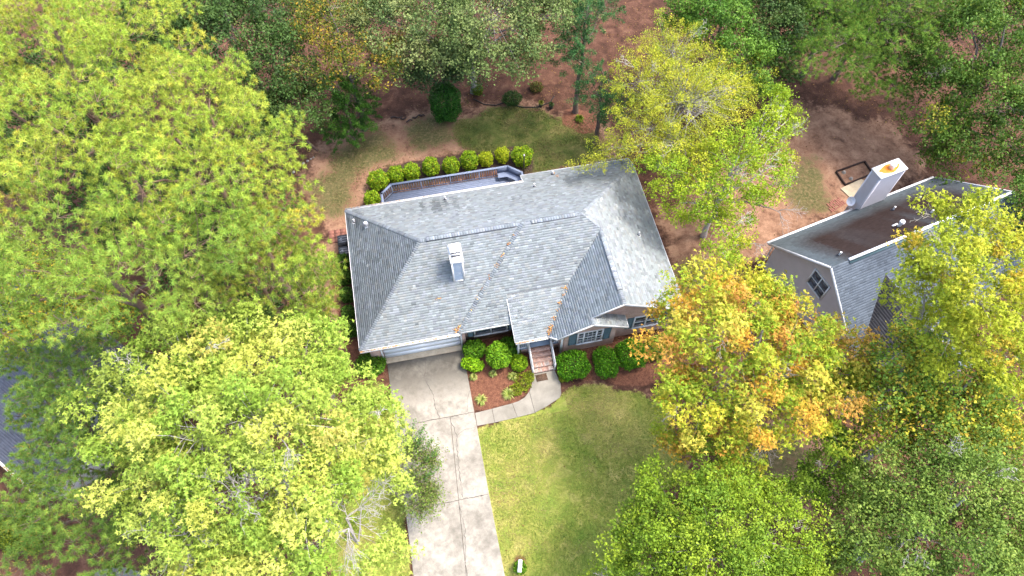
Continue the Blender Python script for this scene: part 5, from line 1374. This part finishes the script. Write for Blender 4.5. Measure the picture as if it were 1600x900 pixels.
def make_tree(kind, name, label, base, lobes, seed, holes=(), fans=()):
    rng = np.random.default_rng(seed)
    kd = KIND[kind]
    base = np.array([base[0], base[1], 0.0])
    Lb = np.array(lobes, float)
    root = tag(empty(name, tuple(base)), label, 'tree', 'trees around the houses')
    C = Lb[:, :3] - base; R = Lb[:, 3] * 0.93
    ztop = (C[:, 2] + 0.55 * R).max(); zlow = (C[:, 2] - R).min()
    bark = np.array(kd['bark'])
    bcol = lambda k: np.clip(bark * rng.uniform(0.8, 1.15), 0.02, 0.9)
    # trunk
    tk = MA()
    hi = C[np.argmax(C[:, 2] + R)]
    tz = np.linspace(0, 1, 11)
    ctr = np.average(C, axis=0, weights=R ** 2)
    path = np.stack([ctr[0] * tz ** 1.5 * 0.6 + hi[0] * 0.35 * tz ** 3 + rng.normal(0, 0.06, 11) * (tz > 0), ctr[1] * tz ** 1.5 * 0.6 + hi[1] * 0.35 * tz ** 3 + rng.normal(0, 0.06, 11) * (tz > 0), tz * ztop], 1)
    r0 = 0.013 * ztop + 0.06
    tk.tube(path, r0 * (1.08 - tz) ** 0.8 + 0.02, 9, bcol(0))
    tk.tube([path[0] - [0, 0, 0.1], path[0] + [0, 0, 0.25], path[0] + [0, 0, 0.6]], [r0 * 1.5, r0 * 1.2, r0 * 1.0], 9, bcol(0))
    at = lambda z: np.array([np.interp(z, path[:, 2], path[:, i]) for i in range(3)])
    br = MA(); cr = MA()
    for li in range(len(C)):
        c, r = C[li], R[li]
        hd = math.hypot(*(c[:2] - at(c[2])[:2]))
        z0 = min(max(c[2] - 0.55 * hd - 0.3 * r, 0.25 * ztop), 0.93 * ztop)
        limb = curve(at(z0), c + [0, 0, 0.1 * r], rng, 0.06, 8, 0.04)
        tk.tube(limb, np.linspace(0.045 + 0.018 * r, 0.035, 8), 6, bcol(1))
        n = max(6, int(kd['dens'] * DENS[kd['shape']] * r * r * 2.6))
        no = int(n * (0.78 if kd['shape'] == 'pine' else 0.66))
        fz = 1 - (np.arange(no) + 0.5) / no * 1.4; fa = np.arange(no) * 2.399963 + rng.random() * 6.28
        fr = np.sqrt(np.clip(1 - fz ** 2, 0, 1))
        d = unit(np.stack([np.cos(fa) * fr, np.sin(fa) * fr, fz], 1) + rng.normal(0, 0.09, (no, 3)))
        d2 = unit(rng.normal(0, 1, (n * 3, 3))); d2 = d2[d2[:, 2] > -0.5][:n - no]
        k = np.concatenate([0.84 + 0.2 * rng.random(no), 0.45 + 0.3 * rng.random(len(d2))])
        d = np.vstack([d, d2])
        bumpy = 1 + 0.30 * np.sin(d[:, 0] * 5 + li) * np.sin(d[:, 1] * 6 + seed) + 0.1 * rng.normal(0, 1, len(d))
        p = c + d * (r * k * bumpy)[:, None] * np.array([1, 1, 0.82])
        # drop clumps buried deep in neighbouring lobes
        keep = np.ones(len(p), bool)
        for lj in range(len(C)):
            if lj != li:
                keep &= np.linalg.norm(p - C[lj], axis=1) > 0.55 * R[lj]
        for hx_, hy_, hz_, hr_ in holes:
            keep &= np.linalg.norm(p + base - [hx_, hy_, hz_], axis=1) > hr_
        p = p[keep]; d = d[keep]
        if len(p) == 0: continue
        # twigs
        for q, e in list(zip(p, d))[::(1 if 'bare' in kd and kd['bare'] > 2 else 2)]:
            s = limb[rng.integers(2, 8)]
            mid = s * 0.5 + q * 0.5
            br.tube(curve(s, q, rng, 0.05, 4, 0.06), np.linspace(0.018, 0.006, 4), 3, bcol(2))
        # foliage
        m = len(p)
        outd = unit(d + np.array([0, 0, 0.35]))
        if kd['shape'] == 'pine':
            per = kd['per']
            ci = np.repeat(np.arange(m), per)
            ga = np.arange(per) * 2.399963 + 0.3; gz = 1 - (np.arange(per) + 0.5) / per * 1.35
            gq = np.sqrt(np.clip(1 - gz ** 2, 0, 1))
            ball = np.stack([np.cos(ga) * gq, np.sin(ga) * gq, gz], 1)
            a0 = rng.random(m) * 6.283; ca, sa = np.cos(a0)[:, None], np.sin(a0)[:, None]
            off = np.stack([ball[None, :, 0] * ca - ball[None, :, 1] * sa, ball[None, :, 0] * sa + ball[None, :, 1] * ca, np.repeat(ball[None, :, 2], m, 0)], -1).reshape(-1, 3)
            sq = rng.uniform(0.75, 1.3, (m, 3))[ci] * np.array([1, 1, 0.75])
            off = off * (0.70 * rng.uniform(0.6, 1.15, m * per))[:, None] * sq
            pos = p[ci] + off + rng.normal(0, 0.06, (m * per, 3))
            ax = unit(outd[ci] * 0.3 + unit(off) * 0.85 + UP * 0.3)
            cc1 = pick(kd['pal'], m, rng)[ci]; cc2 = pick(kd['pal'], m * per, rng)
            col = (cc1 * 0.55 + cc2 * 0.45) * rng.normal(1, 0.16, (m * per, 1))
            add_tufts(cr, pos, ax, kd['size'], col, rng)
            for t in range(0, len(pos), 5):
                br.tube([p[ci[t]] - outd[ci[t]] * 0.12, pos[t] - ax[t] * 0.05], [0.012, 0.008], 3, bcol(2))
        else:
            per = max(8, int(kd['per'] * PERS[kd['shape']])); crr = kd['cr'] * 1.5
            ci = np.repeat(np.arange(m), per)
            csz = rng.uniform(0.6, 1.35, m)[ci][:, None]
            if kd['shape'] == 'spray':
                crr = kd['cr']
                u = rng.random((m * per, 1)) * 2 - 0.7
                lat = rng.normal(0, 1, (m * per, 3)) * 0.17
                dr = unit(outd * np.array([1, 1, 0.55]) + rng.normal(0, 0.28, (m, 3)))[ci]
                pos = p[ci] + dr * u * crr * 1.2 * csz + lat * (1.15 - 0.5 * np.abs(u)) * crr * 2 * csz
                pos[:, 2] -= (u[:, 0] ** 2) * crr * 0.18
            else:
                lp = 9
                tw = (np.arange(m * per) % per) // lp + ci * (per // lp + 1)
                nt_ = tw.max() + 1
                td = unit(rng.normal(0, 1, (nt_, 3)) + [0, 0, 0.35]) * (rng.uniform(0.55, 1.05, (nt_, 1)))
                pos = p[ci] + td[tw] * crr * csz * np.array([1.15, 1.15, 0.78]) + rng.normal(0, 1, (m * per, 3)) * kd['size'] * 0.95
            mv = kd.get('mixv', 0.45)
            pa = kd['pal']
            cc1 = pick(pa, m, rng)
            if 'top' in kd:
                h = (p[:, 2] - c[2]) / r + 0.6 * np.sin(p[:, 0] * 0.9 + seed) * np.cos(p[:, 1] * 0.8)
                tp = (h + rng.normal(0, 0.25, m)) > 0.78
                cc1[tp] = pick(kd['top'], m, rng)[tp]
            if kd['shape'] == 'spray': fine = pick(pa, m * per, rng)
            else: fine = pick(pa, nt_, rng)[tw] * 0.6 + pick(pa, m * per, rng) * 0.4
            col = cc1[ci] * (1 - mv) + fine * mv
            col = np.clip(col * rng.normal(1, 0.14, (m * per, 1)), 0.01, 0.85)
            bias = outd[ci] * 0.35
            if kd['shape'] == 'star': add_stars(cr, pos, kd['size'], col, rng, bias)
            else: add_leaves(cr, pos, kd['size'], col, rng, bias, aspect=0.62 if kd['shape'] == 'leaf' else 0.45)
    for i in range(kd.get('bare', 0)):
        li = rng.integers(len(C)); d = unit(rng.normal(0, 1, 3) * np.array([1, 1, 0.3]) + [0, 0, 0.55])
        fan(br, C[li] + d * R[li] * 0.55, unit(d + rng.normal(0, 0.5, 3)), R[li] * rng.uniform(0.5, 0.8), rng, np.clip(bark * 1.35, 0, 0.75))
    for fx, fy, fz, dx, dy, dz, sz in fans:
        q = np.array([fx, fy, fz]) - base
        li = int(np.argmin(np.linalg.norm(C - q, axis=1)))
        br.tube(curve(C[li], q, rng, 0.04, 6, 0.03), np.linspace(0.04, 0.02, 6), 5, np.clip(bark * 0.6, 0, 0.7))
        fan(br, q, np.array([dx, dy, dz]), sz, rng, np.clip(bark * 0.72, 0, 0.75))
        fan(br, q, np.array([dx, dy, dz]) + rng.normal(0, 0.6, 3), sz * 0.8, rng, np.clip(bark * 0.78, 0, 0.75))
    tk.build('trunk', M['bark'], root, True)
    tag(br.build('branches', M['bark'], root), kind='stuff')
    cr.build('crown', M['needle'] if kd['shape'] == 'pine' else M['leaf'], root)
    return root

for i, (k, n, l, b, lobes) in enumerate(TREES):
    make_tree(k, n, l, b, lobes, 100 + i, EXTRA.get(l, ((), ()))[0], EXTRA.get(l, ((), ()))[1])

# ------------------------------------------------------------------ clipped bushes
def bush_mesh(rx, ry, rz, pal, rng, size=0.10, n=None, rough=0.06, boxy=2.3):
    ma = MA(); f1, f2, f3 = rng.random(3) * 6
    area = 4 * math.pi * ((rx * ry + rx * rz + ry * rz) / 3)
    n = n or int(area * 560)
    d = unit(rng.normal(0, 1, (n, 3)))
    ex = (np.abs(d) ** boxy).sum(1) ** (-1 / boxy)          # super-ellipsoid: clipped shape
    k = 1 - 0.30 * rng.random(n) ** 1.3 + rough * (np.sin(d[:, 0] * 7 + f1) * np.sin(d[:, 1] * 6 + f2) + np.sin(d[:, 2] * 7 + f3) * 0.6) + rng.normal(0, 0.015, n)
    pos = d * (ex * k)[:, None] * np.array([rx, ry, rz])
    pos[:, 2] += rz
    pos = pos[pos[:, 2] > 0.03]
    m = len(pos)
    col = pick(pal, m, rng) * rng.normal(1.1, 0.2, (m, 1))
    add_leaves(ma, pos, size, np.clip(col, 0.01, 0.8), rng, unit(pos - [0, 0, rz]) * 0.55, 0.3, 0.65)
    return ma
def bush_thing(x, y, rx, ry, rz, pal, label, group, seed, size=0.10, rot=HR, cat='bush', nm='round_bush', boxy=2.3, **kw):
    r = np.random.default_rng(seed)
    root = tag(empty(nm, (x, y, 0), rot), label, cat, group)
    bush_mesh(rx, ry, rz, pal, r, size, boxy=boxy, **kw).build('foliage', M['leaf'], root)
    st = MA()
    for i in range(7):
        a = r.random() * 6.3
        st.tube([(0.04 * math.cos(a), 0.04 * math.sin(a), 0), (0.3 * rx * math.cos(a), 0.3 * ry * math.sin(a), rz * 0.8), (0.7 * rx * math.cos(a), 0.7 * ry * math.sin(a), rz * 1.35)], [0.022, 0.015, 0.006], 4, (0.09, 0.07, 0.055))
    st.build('stems', M['bark'], root)
    return root
REARPAL = [((0.15, 0.25, 0.015), 4), ((0.24, 0.31, 0.02), 3), ((0.10, 0.18, 0.015), 3), ((0.30, 0.24, 0.03), 0.6)]
YELPAL = [((0.26, 0.30, 0.018), 4), ((0.34, 0.35, 0.025), 3), ((0.17, 0.24, 0.015), 3)]
ordn = ['first', 'second', 'third', 'fourth', 'fifth', 'sixth', 'seventh', 'eighth', 'ninth', 'tenth']
for i, (x, y, z, r) in enumerate(REAR):
    pal = YELPAL if i in (7, 8) else REARPAL
    lab = '%s round bush of the hedge behind the deck, counted from the air conditioner end' % ordn[i]
    if i in (7, 8): lab = ['yellower round bush behind the deck bench, farther from the black post', 'yellower round bush behind the deck bench, next to the last one at the black post'][i - 7]
    if i == 9: lab = 'wide round bush around the thin black post by the deck corner'
    bush_thing(x, y, r * (0.88, 1.0, 0.92, 0.96)[i % 4], r * (0.98, 0.9, 0.95)[i % 3], (0.66, 0.74, 0.58, 0.62, 0.7)[i % 5], pal, lab, 'round bushes behind the deck', 300 + i, rough=0.12)
SIDEPAL = [((0.045, 0.10, 0.018), 4), ((0.07, 0.14, 0.022), 3), ((0.03, 0.07, 0.015), 3)]
sl = ['dark round side bush next to the air conditioners', 'dark round side bush, second from the air conditioners', 'dark round side bush in the middle of the side row', 'dark round side bush, second from the garage front corner', 'dark round side bush nearest the garage front corner']
for i, (x, y, z, r) in enumerate(SIDE):
    bush_thing(x, y, r, r, 0.55, SIDEPAL, sl[i], 'dark bushes along the left wall', 320 + i, 0.10)
FR = [
 (0.95, 0.80, 0.50, [((0.065, 0.156, 0.0165), 4), ((0.104, 0.206, 0.022), 3), ((0.039, 0.1, 0.0132), 3)], 'dark green oval bush left of the garage door', 2.2),
 (0.72, 0.62, 0.52, [((0.078, 0.188, 0.0165), 4), ((0.13, 0.263, 0.022), 3), ((0.0455, 0.112, 0.0132), 3)], 'deep green bush between the driveway corner and the front window', 2.4),
 (0.72, 0.42, 0.40, [((0.182, 0.338, 0.0165), 4), ((0.26, 0.413, 0.022), 3), ((0.104, 0.237, 0.0132), 2)], 'low lime green oblong bush beside the driveway', 2.6),
 (0.78, 0.84, 0.92, [((0.143, 0.288, 0.022), 4), ((0.208, 0.35, 0.0308), 3), ((0.078, 0.188, 0.0165), 3)], 'tall light green rounded bush in the front bed', 2.1),
 (0.80, 0.62, 0.50, [((0.0585, 0.156, 0.0154), 4), ((0.0975, 0.213, 0.022), 3), ((0.039, 0.1, 0.0132), 3)], 'dark green bush under the front window beside the porch', 2.4),
 (0.55, 0.55, 0.42, [((0.156, 0.275, 0.0165), 4), ((0.234, 0.338, 0.022), 3), ((0.104, 0.2, 0.0132), 3)], 'small yellow-green ball bush left of the brick steps', 2.1),
 (0.98, 0.90, 0.60, [((0.065, 0.181, 0.011), 4), ((0.104, 0.25, 0.0154), 3), ((0.039, 0.112, 0.011), 3)], 'large square clipped bush right of the brick steps', 3.4),
 (0.72, 0.98, 0.62, [((0.065, 0.181, 0.011), 4), ((0.104, 0.25, 0.0154), 3), ((0.039, 0.112, 0.011), 3)], 'clipped bush in front of the right shutter of the bay window', 3.0),
 (0.92, 0.95, 0.62, [((0.065, 0.181, 0.011), 4), ((0.104, 0.237, 0.0154), 3), ((0.039, 0.112, 0.011), 3)], 'clipped bush at the inner corner of the gabled wing', 3.0),
 (0.70, 0.70, 0.52, [((0.0585, 0.15, 0.0132), 4), ((0.091, 0.2, 0.0176), 3), ((0.039, 0.1, 0.011), 3)], 'clipped bush below the far right window, partly under the maple', 2.6),
]
for i, ((x, y, z, r), (rx, ry, rz, pal, lab, bx)) in enumerate(zip(FRONT, FR)):
    bush_thing(x, y, rx, ry, rz, pal, lab, 'clipped bushes along the front', 340 + i, 0.10, rot=HR - (0.45 if i == 2 else 0), boxy=bx)
bush_thing(PTS['holly'][0], PTS['holly'][1] - 1.3, 1.15, 1.1, 1.7, [((0.025, 0.095, 0.018), 4), ((0.045, 0.135, 0.025), 3), ((0.015, 0.055, 0.015), 3)], 'tall dark glossy holly on the clay edge of the back yard', None, 360, 0.10, nm='holly_shrub', rough=0.1)
bush_thing(PTS['darkshrub'][0], PTS['darkshrub'][1] - 0.2, 0.75, 0.6, 0.5, [((0.03, 0.065, 0.025), 4), ((0.05, 0.09, 0.03), 3)], 'low dark shrub on the planting bed edging behind the lawn', None, 361, 0.09, nm='low_shrub', rough=0.12)
sl2 = ['small yellowish shrub beside the clipped holly', 'small reddish-brown shrub behind the nursery pots', 'green shrub against the slate roofed house', 'green shrub beside the asphalt strip']
for i, (x, y) in enumerate(PTS['shrub2']):
    bush_thing(x, y, (0.45, 0.5, 1.3, 1.2)[i], (0.45, 0.5, 1.1, 1.0)[i], (0.35, 0.3, 0.6, 0.5)[i], [((0.12, 0.15, 0.02), 3), ((0.06, 0.1, 0.02), 3)] if i != 1 else [((0.13, 0.08, 0.04), 3), ((0.07, 0.09, 0.03), 3)], sl2[i], None, 365 + i, 0.10, nm='low_shrub', rough=0.14)

# grassy clumps, ground cover and potted plants
def blades(ma, x, y, r, n, pal, rng, h=0.3, z0=0.0, w=0.03):
    for i in range(n):
        a = rng.random() * 6.283; L = r * rng.uniform(0.6, 1.1); c = pick(pal, 1, rng)[0] * rng.uniform(0.85, 1.15)
        d = np.array([math.cos(a), math.sin(a), 0]); s = np.array([-d[1], d[0], 0]) * w * 0.5
        b = np.array([x, y, z0]) + d * 0.03
        k = rng.uniform(0.6, 1.2) * h
        m = b + d * L * 0.5 + UP * k; t = b + d * L + UP * k * rng.uniform(0.2, 0.7)
        ma.add([b - s, b + s, m + s, m - s, t], [(0, 1, 2, 3)], c); ma.add([m - s, m + s, t], [(0, 1, 2)], c)
LIRI = [((0.34, 0.36, 0.16), 3), ((0.20, 0.26, 0.07), 3), ((0.44, 0.43, 0.22), 2)]
lr_l = ['variegated grassy clump alone in the mulch by the walk joint', 'variegated grassy clump beside the yellow-green ground cover', 'small variegated clump in front of the tall light green bush', 'small variegated clump below the lime oblong bush', 'pale variegated clump behind the yellow-green ground cover']
r = np.random.default_rng(77)
for i, (x, y) in enumerate(PTS['liriope']):
    q = MA(); blades(q, 0, 0, (0.42, 0.46, 0.28, 0.28, 0.35)[i], 90, LIRI, r, 0.26, 0, 0.035)
    o = q.build('grass_clump', M['leaf']); o.location = (x, y, 0); tag(o, lr_l[i], 'plant', 'variegated clumps in the front bed')
gl = ['spreading yellow-green ground cover on the curve of the walk', 'yellow-green ground cover strip along the walk edge', 'small yellow-green plant right of the walk under the square bush', 'low olive plant beside the foot of the steps']
for i, (x, y) in enumerate(PTS['ground']):
    bush_thing(x, y, (0.5, 0.42, 0.3, 0.28)[i], (0.62, 0.4, 0.35, 0.4)[i], 0.14, [((0.16, 0.20, 0.02), 3), ((0.23, 0.26, 0.03), 3), ((0.10, 0.14, 0.02), 2)], gl[i], 'ground cover plants by the walk', 380 + i, 0.08, cat='plant', nm='ground_cover', rough=0.15)
q = MA(); blades(q, 0, 0, 0.4, 120, [((0.10, 0.16, 0.02), 3), ((0.16, 0.2, 0.03), 2)], r, 0.35, 0, 0.04)
o = q.build('spiky_plant', M['leaf']); o.location = (PTS['ring'][0], PTS['ring'][1], 0); tag(o, 'spiky green plant in the round mulch bed of the back lawn', 'plant')
for i, (x, y) in enumerate(PTS['pots']):
    q = MA(); blades(q, 0, 0, 0.26, 70, [((0.18, 0.17, 0.04), 3), ((0.12, 0.14, 0.03), 2)] if i == 0 else [((0.04, 0.07, 0.03), 3), ((0.07, 0.09, 0.04), 2)], r, 0.25, 0.25, 0.05)
    o = q.build('potted_plant', M['leaf']); o.location = (x, y, 0); tag(o, ['yellowish plant growing in the nursery pot on the bed edge', 'dark plant growing in the nursery pot nearer the round mulch bed'][i], 'plant')
bush_thing(0.42, 6.12, 0.34, 0.36, 0.30, [((0.10, 0.22, 0.015), 3), ((0.18, 0.30, 0.02), 3), ((0.06, 0.13, 0.015), 2)], 'small bright plant ring growing round the mailbox post', None, 390, 0.09, cat='plant', nm='mailbox_plant', rough=0.15)

# crape myrtle beside the driveway: airy crown with long leafy shoots
cm_ = np.random.default_rng(55)
B0 = np.array([-6.85, 10.2, 0])
cmr = tag(empty('crape_myrtle', tuple(B0)), 'airy grey-green crape myrtle with long leafy shoots over the driveway', 'tree')
bm = MA(); cw = MA()
CP = [((0.13, 0.19, 0.05), 4), ((0.18, 0.26, 0.06), 2), ((0.17, 0.15, 0.09), 3), ((0.09, 0.14, 0.04), 2)]
for (x, y, z, rr) in PTS['shrubT']:
    c = np.array([x, y, z]) - B0
    for k in range(58):
        d = unit(cm_.normal(0, 1, 3) + [0, 0, 0.2]); e = c + d * rr * cm_.uniform(0.5, 1.05) * np.array([1, 1, 0.8])
        s = np.array([0, 0, 0.0]) + cm_.normal(0, 0.05, 3) * [1, 1, 0]
        if k % 8 == 0: bm.tube(curve(s, c, cm_, 0.05, 6, 0.03), np.linspace(0.04, 0.015, 6), 5, (0.30, 0.25, 0.20))
        bm.tube(curve(c, e, cm_, 0.05, 5, 0.06), np.linspace(0.014, 0.004, 5), 3, (0.28, 0.24, 0.20))
        p = c + (e - c) * cm_.uniform(0.3, 1.1, (36, 1)) + cm_.normal(0, 0.14, (36, 3))
        add_leaves(cw, p, 0.10, np.clip(pick(CP, 36, cm_) * cm_.normal(1, .15, (36, 1)), 0.01, 0.8), cm_, None, 0.6, 0.55)
for (x0, y0), (x1, y1) in PTS['shoots']:
    a = np.array([x0, y0, 3.6]) - B0; b = np.array([x1, y1, 4.3]) - B0
    a = a - (b - a) * 0.5
    pth = curve(a, b, cm_, 0.05, 8, 0.02); bm.tube(pth, np.linspace(0.014, 0.004, 8), 3, (0.28, 0.24, 0.2))
    near = PTS['shrubT'][int(np.argmin([np.hypot(q[0] - x0, q[1] - y0) for q in PTS['shrubT']]))]
    bm.tube(curve(np.array(near[:3]) - B0, a, cm_, 0.05, 5, 0.03), np.linspace(0.02, 0.012, 5), 3, (0.28, 0.24, 0.2))
    t = cm_.random((110, 1)); p = a + (b - a) * t + cm_.normal(0, 0.075, (110, 3))
    add_leaves(cw, p, 0.11, np.clip(np.array([0.10, 0.22, 0.04]) * cm_.normal(1, .2, (110, 1)), 0.01, 0.8), cm_, None, 0.4, 0.4)
tag(bm.build('branches', M['bark'], cmr), kind='stuff'); cw.build('crown', M['leaf'], cmr)

# ------------------------------------------------------------------ fallen leaves
def scatter(pos, size, pal, rng, upw=2.0):
    ma = MA(); col = pick(pal, len(pos), rng) * rng.uniform(0.7, 1.25, (len(pos), 1))
    add_leaves(ma, pos, size, np.clip(col, 0.01, 0.8), rng, None, upw, 0.7, 0.1)
    return ma
lrng = np.random.default_rng(909)
X = lrng.uniform(-40, 44, 78000); Y = lrng.uniform(1, 56, 78000)
gm = zone_mask(X, Y, ZONES['grass'], 0.0); cl = zone_mask(X, Y, ZONES['clay'], 0.0)
hx = (X - HO[0]) * math.cos(HR) + (Y - HO[1]) * math.sin(HR); hy = -(X - HO[0]) * math.sin(HR) + (Y - HO[1]) * math.cos(HR)
ok = ~((hx > 0.2) & (hx < 19.5) & (hy > -0.3) & (hy < 10.2)) & ~((hx > 1.1) & (hx < 6.2) & (hy < 0.8))
ok &= ~((hx > 6) & (hx < 11.7) & (hy < -2.2) & (hy > -5)) & ~((hx > 2.2) & (hx < 12.6) & (hy > 9.9) & (hy < 13.1)) & ~((hx > 9.2) & (hx < 15.6) & (hy > -2.3) & (hy < 0))
nx_ = (X - NO[0]) * math.cos(NR) + (Y - NO[1]) * math.sin(NR); ny_ = -(X - NO[0]) * math.sin(NR) + (Y - NO[1]) * math.cos(NR)
ok &= ~((nx_ > 0) & (nx_ < 13.5) & (ny_ < 0.6) & (ny_ > -12.2))
u = lrng.random(78000)
ok &= (u < np.where(gm > 0.5, 0.008, np.where(cl > 0.5, 0.05, np.clip((vnoise(X, Y, 1.6, 51) * 0.6 + vnoise(X, Y, 0.5, 52) * 0.4 - 0.3) * 2.0, 0.05, 0.95))))
pos = np.stack([X[ok], Y[ok], np.full(ok.sum(), 0.03)], 1)
LP = [((0.16, 0.085, 0.05), 4), ((0.24, 0.14, 0.075), 2), ((0.10, 0.055, 0.035), 5), ((0.36, 0.25, 0.10), 0.25)]
tag(scatter(pos, 0.10, LP, lrng).build('fallen_leaves', M['litter']), 'brown fallen leaves scattered on the ground under the trees', 'leaves', kind='stuff')
# short lawn grass
gr = np.random.default_rng(31)
gx = gr.uniform(-11, 11, 150000); gy = gr.uniform(3, 18, 150000)
gk = zone_mask(gx, gy, ZONES['grass'], 0.5) > 0.5
ghx = (gx - HO[0]) * math.cos(HR) + (gy - HO[1]) * math.sin(HR); ghy = -(gx - HO[0]) * math.sin(HR) + (gy - HO[1]) * math.cos(HR)
gk &= ~((ghx > 1.17) & (ghx < 6.07) & (ghy < 0.8)) & ~((ghx > 6) & (ghx < 11.6) & (ghy < -2.2) & (ghy > -4.95 + 0.0 * ghx) & (ghy > -4.95))
gx, gy = gx[gk], gy[gk]; ng = len(gx)
dry = np.clip((vnoise(gx, gy, 2.6, 41) * 0.55 + vnoise(gx, gy, 0.9, 42) * 0.45 - 0.42) * 3.0 + gr.normal(0, 0.22, ng), 0, 1)[:, None]
gc = (np.array([0.135, 0.21, 0.03]) * (1 - dry) + np.array([0.36, 0.285, 0.125]) * dry) * gr.uniform(0.7, 1.3, (ng, 1))
ga_ = gr.random(ng) * 6.283; gw = np.stack([np.cos(ga_), np.sin(ga_), np.zeros(ng)], 1) * 0.022
gb = np.stack([gx, gy, np.full(ng, -0.01)], 1); gt = gb + np.stack([gr.normal(0, 0.035, ng), gr.normal(0, 0.035, ng), gr.uniform(0.035, 0.075, ng)], 1)
lawn = MA(); lawn.add(np.stack([gb - gw, gb + gw, gt], 1).reshape(-1, 3), np.arange(ng * 3).reshape(-1, 3), gc)
tag(lawn.build('lawn_grass', M['leaf']), 'short dry-patched grass of the front lawn beside the driveway', 'grass', kind='stuff')
bx_ = gr.uniform(-17, 8.5, 90000); by_ = gr.uniform(28.5, 41, 90000)
bkm = np.maximum(zone_mask(bx_, by_, ZONES['back'], 0.9), zone_mask(bx_, by_, ZONES['olive'], 1.2) * 0.6)
bkm = np.maximum(bkm, zone_mask(bx_, by_, ZONES['clay'], 1.0) * np.clip((vnoise(bx_, by_, 1.1, 61) - 0.5) * 1.6, 0, 0.5))
bhx = (bx_ - HO[0]) * math.cos(HR) + (by_ - HO[1]) * math.sin(HR); bhy = -(bx_ - HO[0]) * math.sin(HR) + (by_ - HO[1]) * math.cos(HR)
bsel = (gr.random(90000) < bkm * 0.8 * np.clip(vnoise(bx_, by_, 0.7, 62) * 1.6 - 0.2, 0, 1)) & (bhy > 11.3) & ~((bhx > 2.2) & (bhx < 12.6) & (bhy < 13.1))
bx_, by_ = bx_[bsel], by_[bsel]; nb_ = len(bx_)
dr2 = np.clip(vnoise(bx_, by_, 1.3, 63) * 1.2 - 0.2 + gr.normal(0, 0.2, nb_), 0, 1)[:, None]
bc = (np.array([0.075, 0.105, 0.024]) * (1 - dr2) + np.array([0.20, 0.16, 0.075]) * dr2) * gr.uniform(0.7, 1.3, (nb_, 1))
an = gr.random(nb_) * 6.283; bw = np.stack([np.cos(an), np.sin(an), np.zeros(nb_)], 1) * 0.03
b0 = np.stack([bx_, by_, np.full(nb_, -0.01)], 1); b1 = b0 + np.stack([gr.normal(0, 0.05, nb_), gr.normal(0, 0.05, nb_), gr.uniform(0.04, 0.10, nb_)], 1)
bl_ = MA(); bl_.add(np.stack([b0 - bw, b0 + bw, b1], 1).reshape(-1, 3), np.arange(nb_ * 3).reshape(-1, 3), bc)
tag(bl_.build('yard_grass', M['leaf']), 'thin olive grass of the back yard behind the deck', 'grass', kind='stuff')
# leaves caught in the roof hip, valley and gutters
P_ = []
def hline(a, b, n, sp, z=0.05, clus=0.0):
    for i in range(n):
        t = lrng.random()
        if clus: t = min(1, max(0, round(t * clus) / clus + lrng.normal(0, 0.012)))
        P_.append(np.array(a) * (1 - t) + np.array(b) * t + np.array([lrng.normal(0, sp), lrng.normal(0, sp), z + 0.02 * lrng.random()]))
hline((5.95, 0.1, ZE + 0.02), (10.3, 4.7, zS(4.7)), 150, 0.06, 0.05, 9)
hline((5.75, 0.12, zS(0.12)), (6.1, 0.35, zS(0.35)), 45, 0.08)
hline((11.15, -1.1, zP(-1.1)), (12.5, 0.95, zP(0.95)), 60, 0.06, 0.05, 5)
hline((11.15, -1.1, zP(-1.1)), (11.35, -0.75, zP(-.75)), 45, 0.07)
hline((12.7, 1.25, zP(1.25)), (12.8, 1.4, zP(1.4)), 26, 0.09)
hline((0, -0.1, ZE - 0.06), (5.9, -0.1, ZE - 0.06), 170, 0.015, 0.04); hline((0, 10.5, ZE - 0.06), (12, 10.5, ZE - 0.06), 70, 0.015, 0.04); hline((9.15, -1.3, zP(-1.2) - 0.06), (11.0, -1.3, zP(-1.2) - 0.06), 60, 0.015, 0.04)
hline((5.0, 1.9, zS(1.9)), (5.1, 1.95, zS(1.95)), 8, 0.08); hline((14.3, 10.6, zN(10.6)), (14.5, 10.3, zN(10.3)), 16, 0.1)
o = scatter(np.array(P_), 0.085, [((0.45, 0.22, 0.10), 4), ((0.55, 0.34, 0.17), 2), ((0.30, 0.13, 0.07), 3)], lrng, 1.2).build('roof_leaves', M['litter'])
o.location = HO; o.rotation_euler = (0, 0, HR); tag(o, 'orange fallen leaves caught along the roof valleys and gutters of the brick house', 'leaves', kind='stuff')
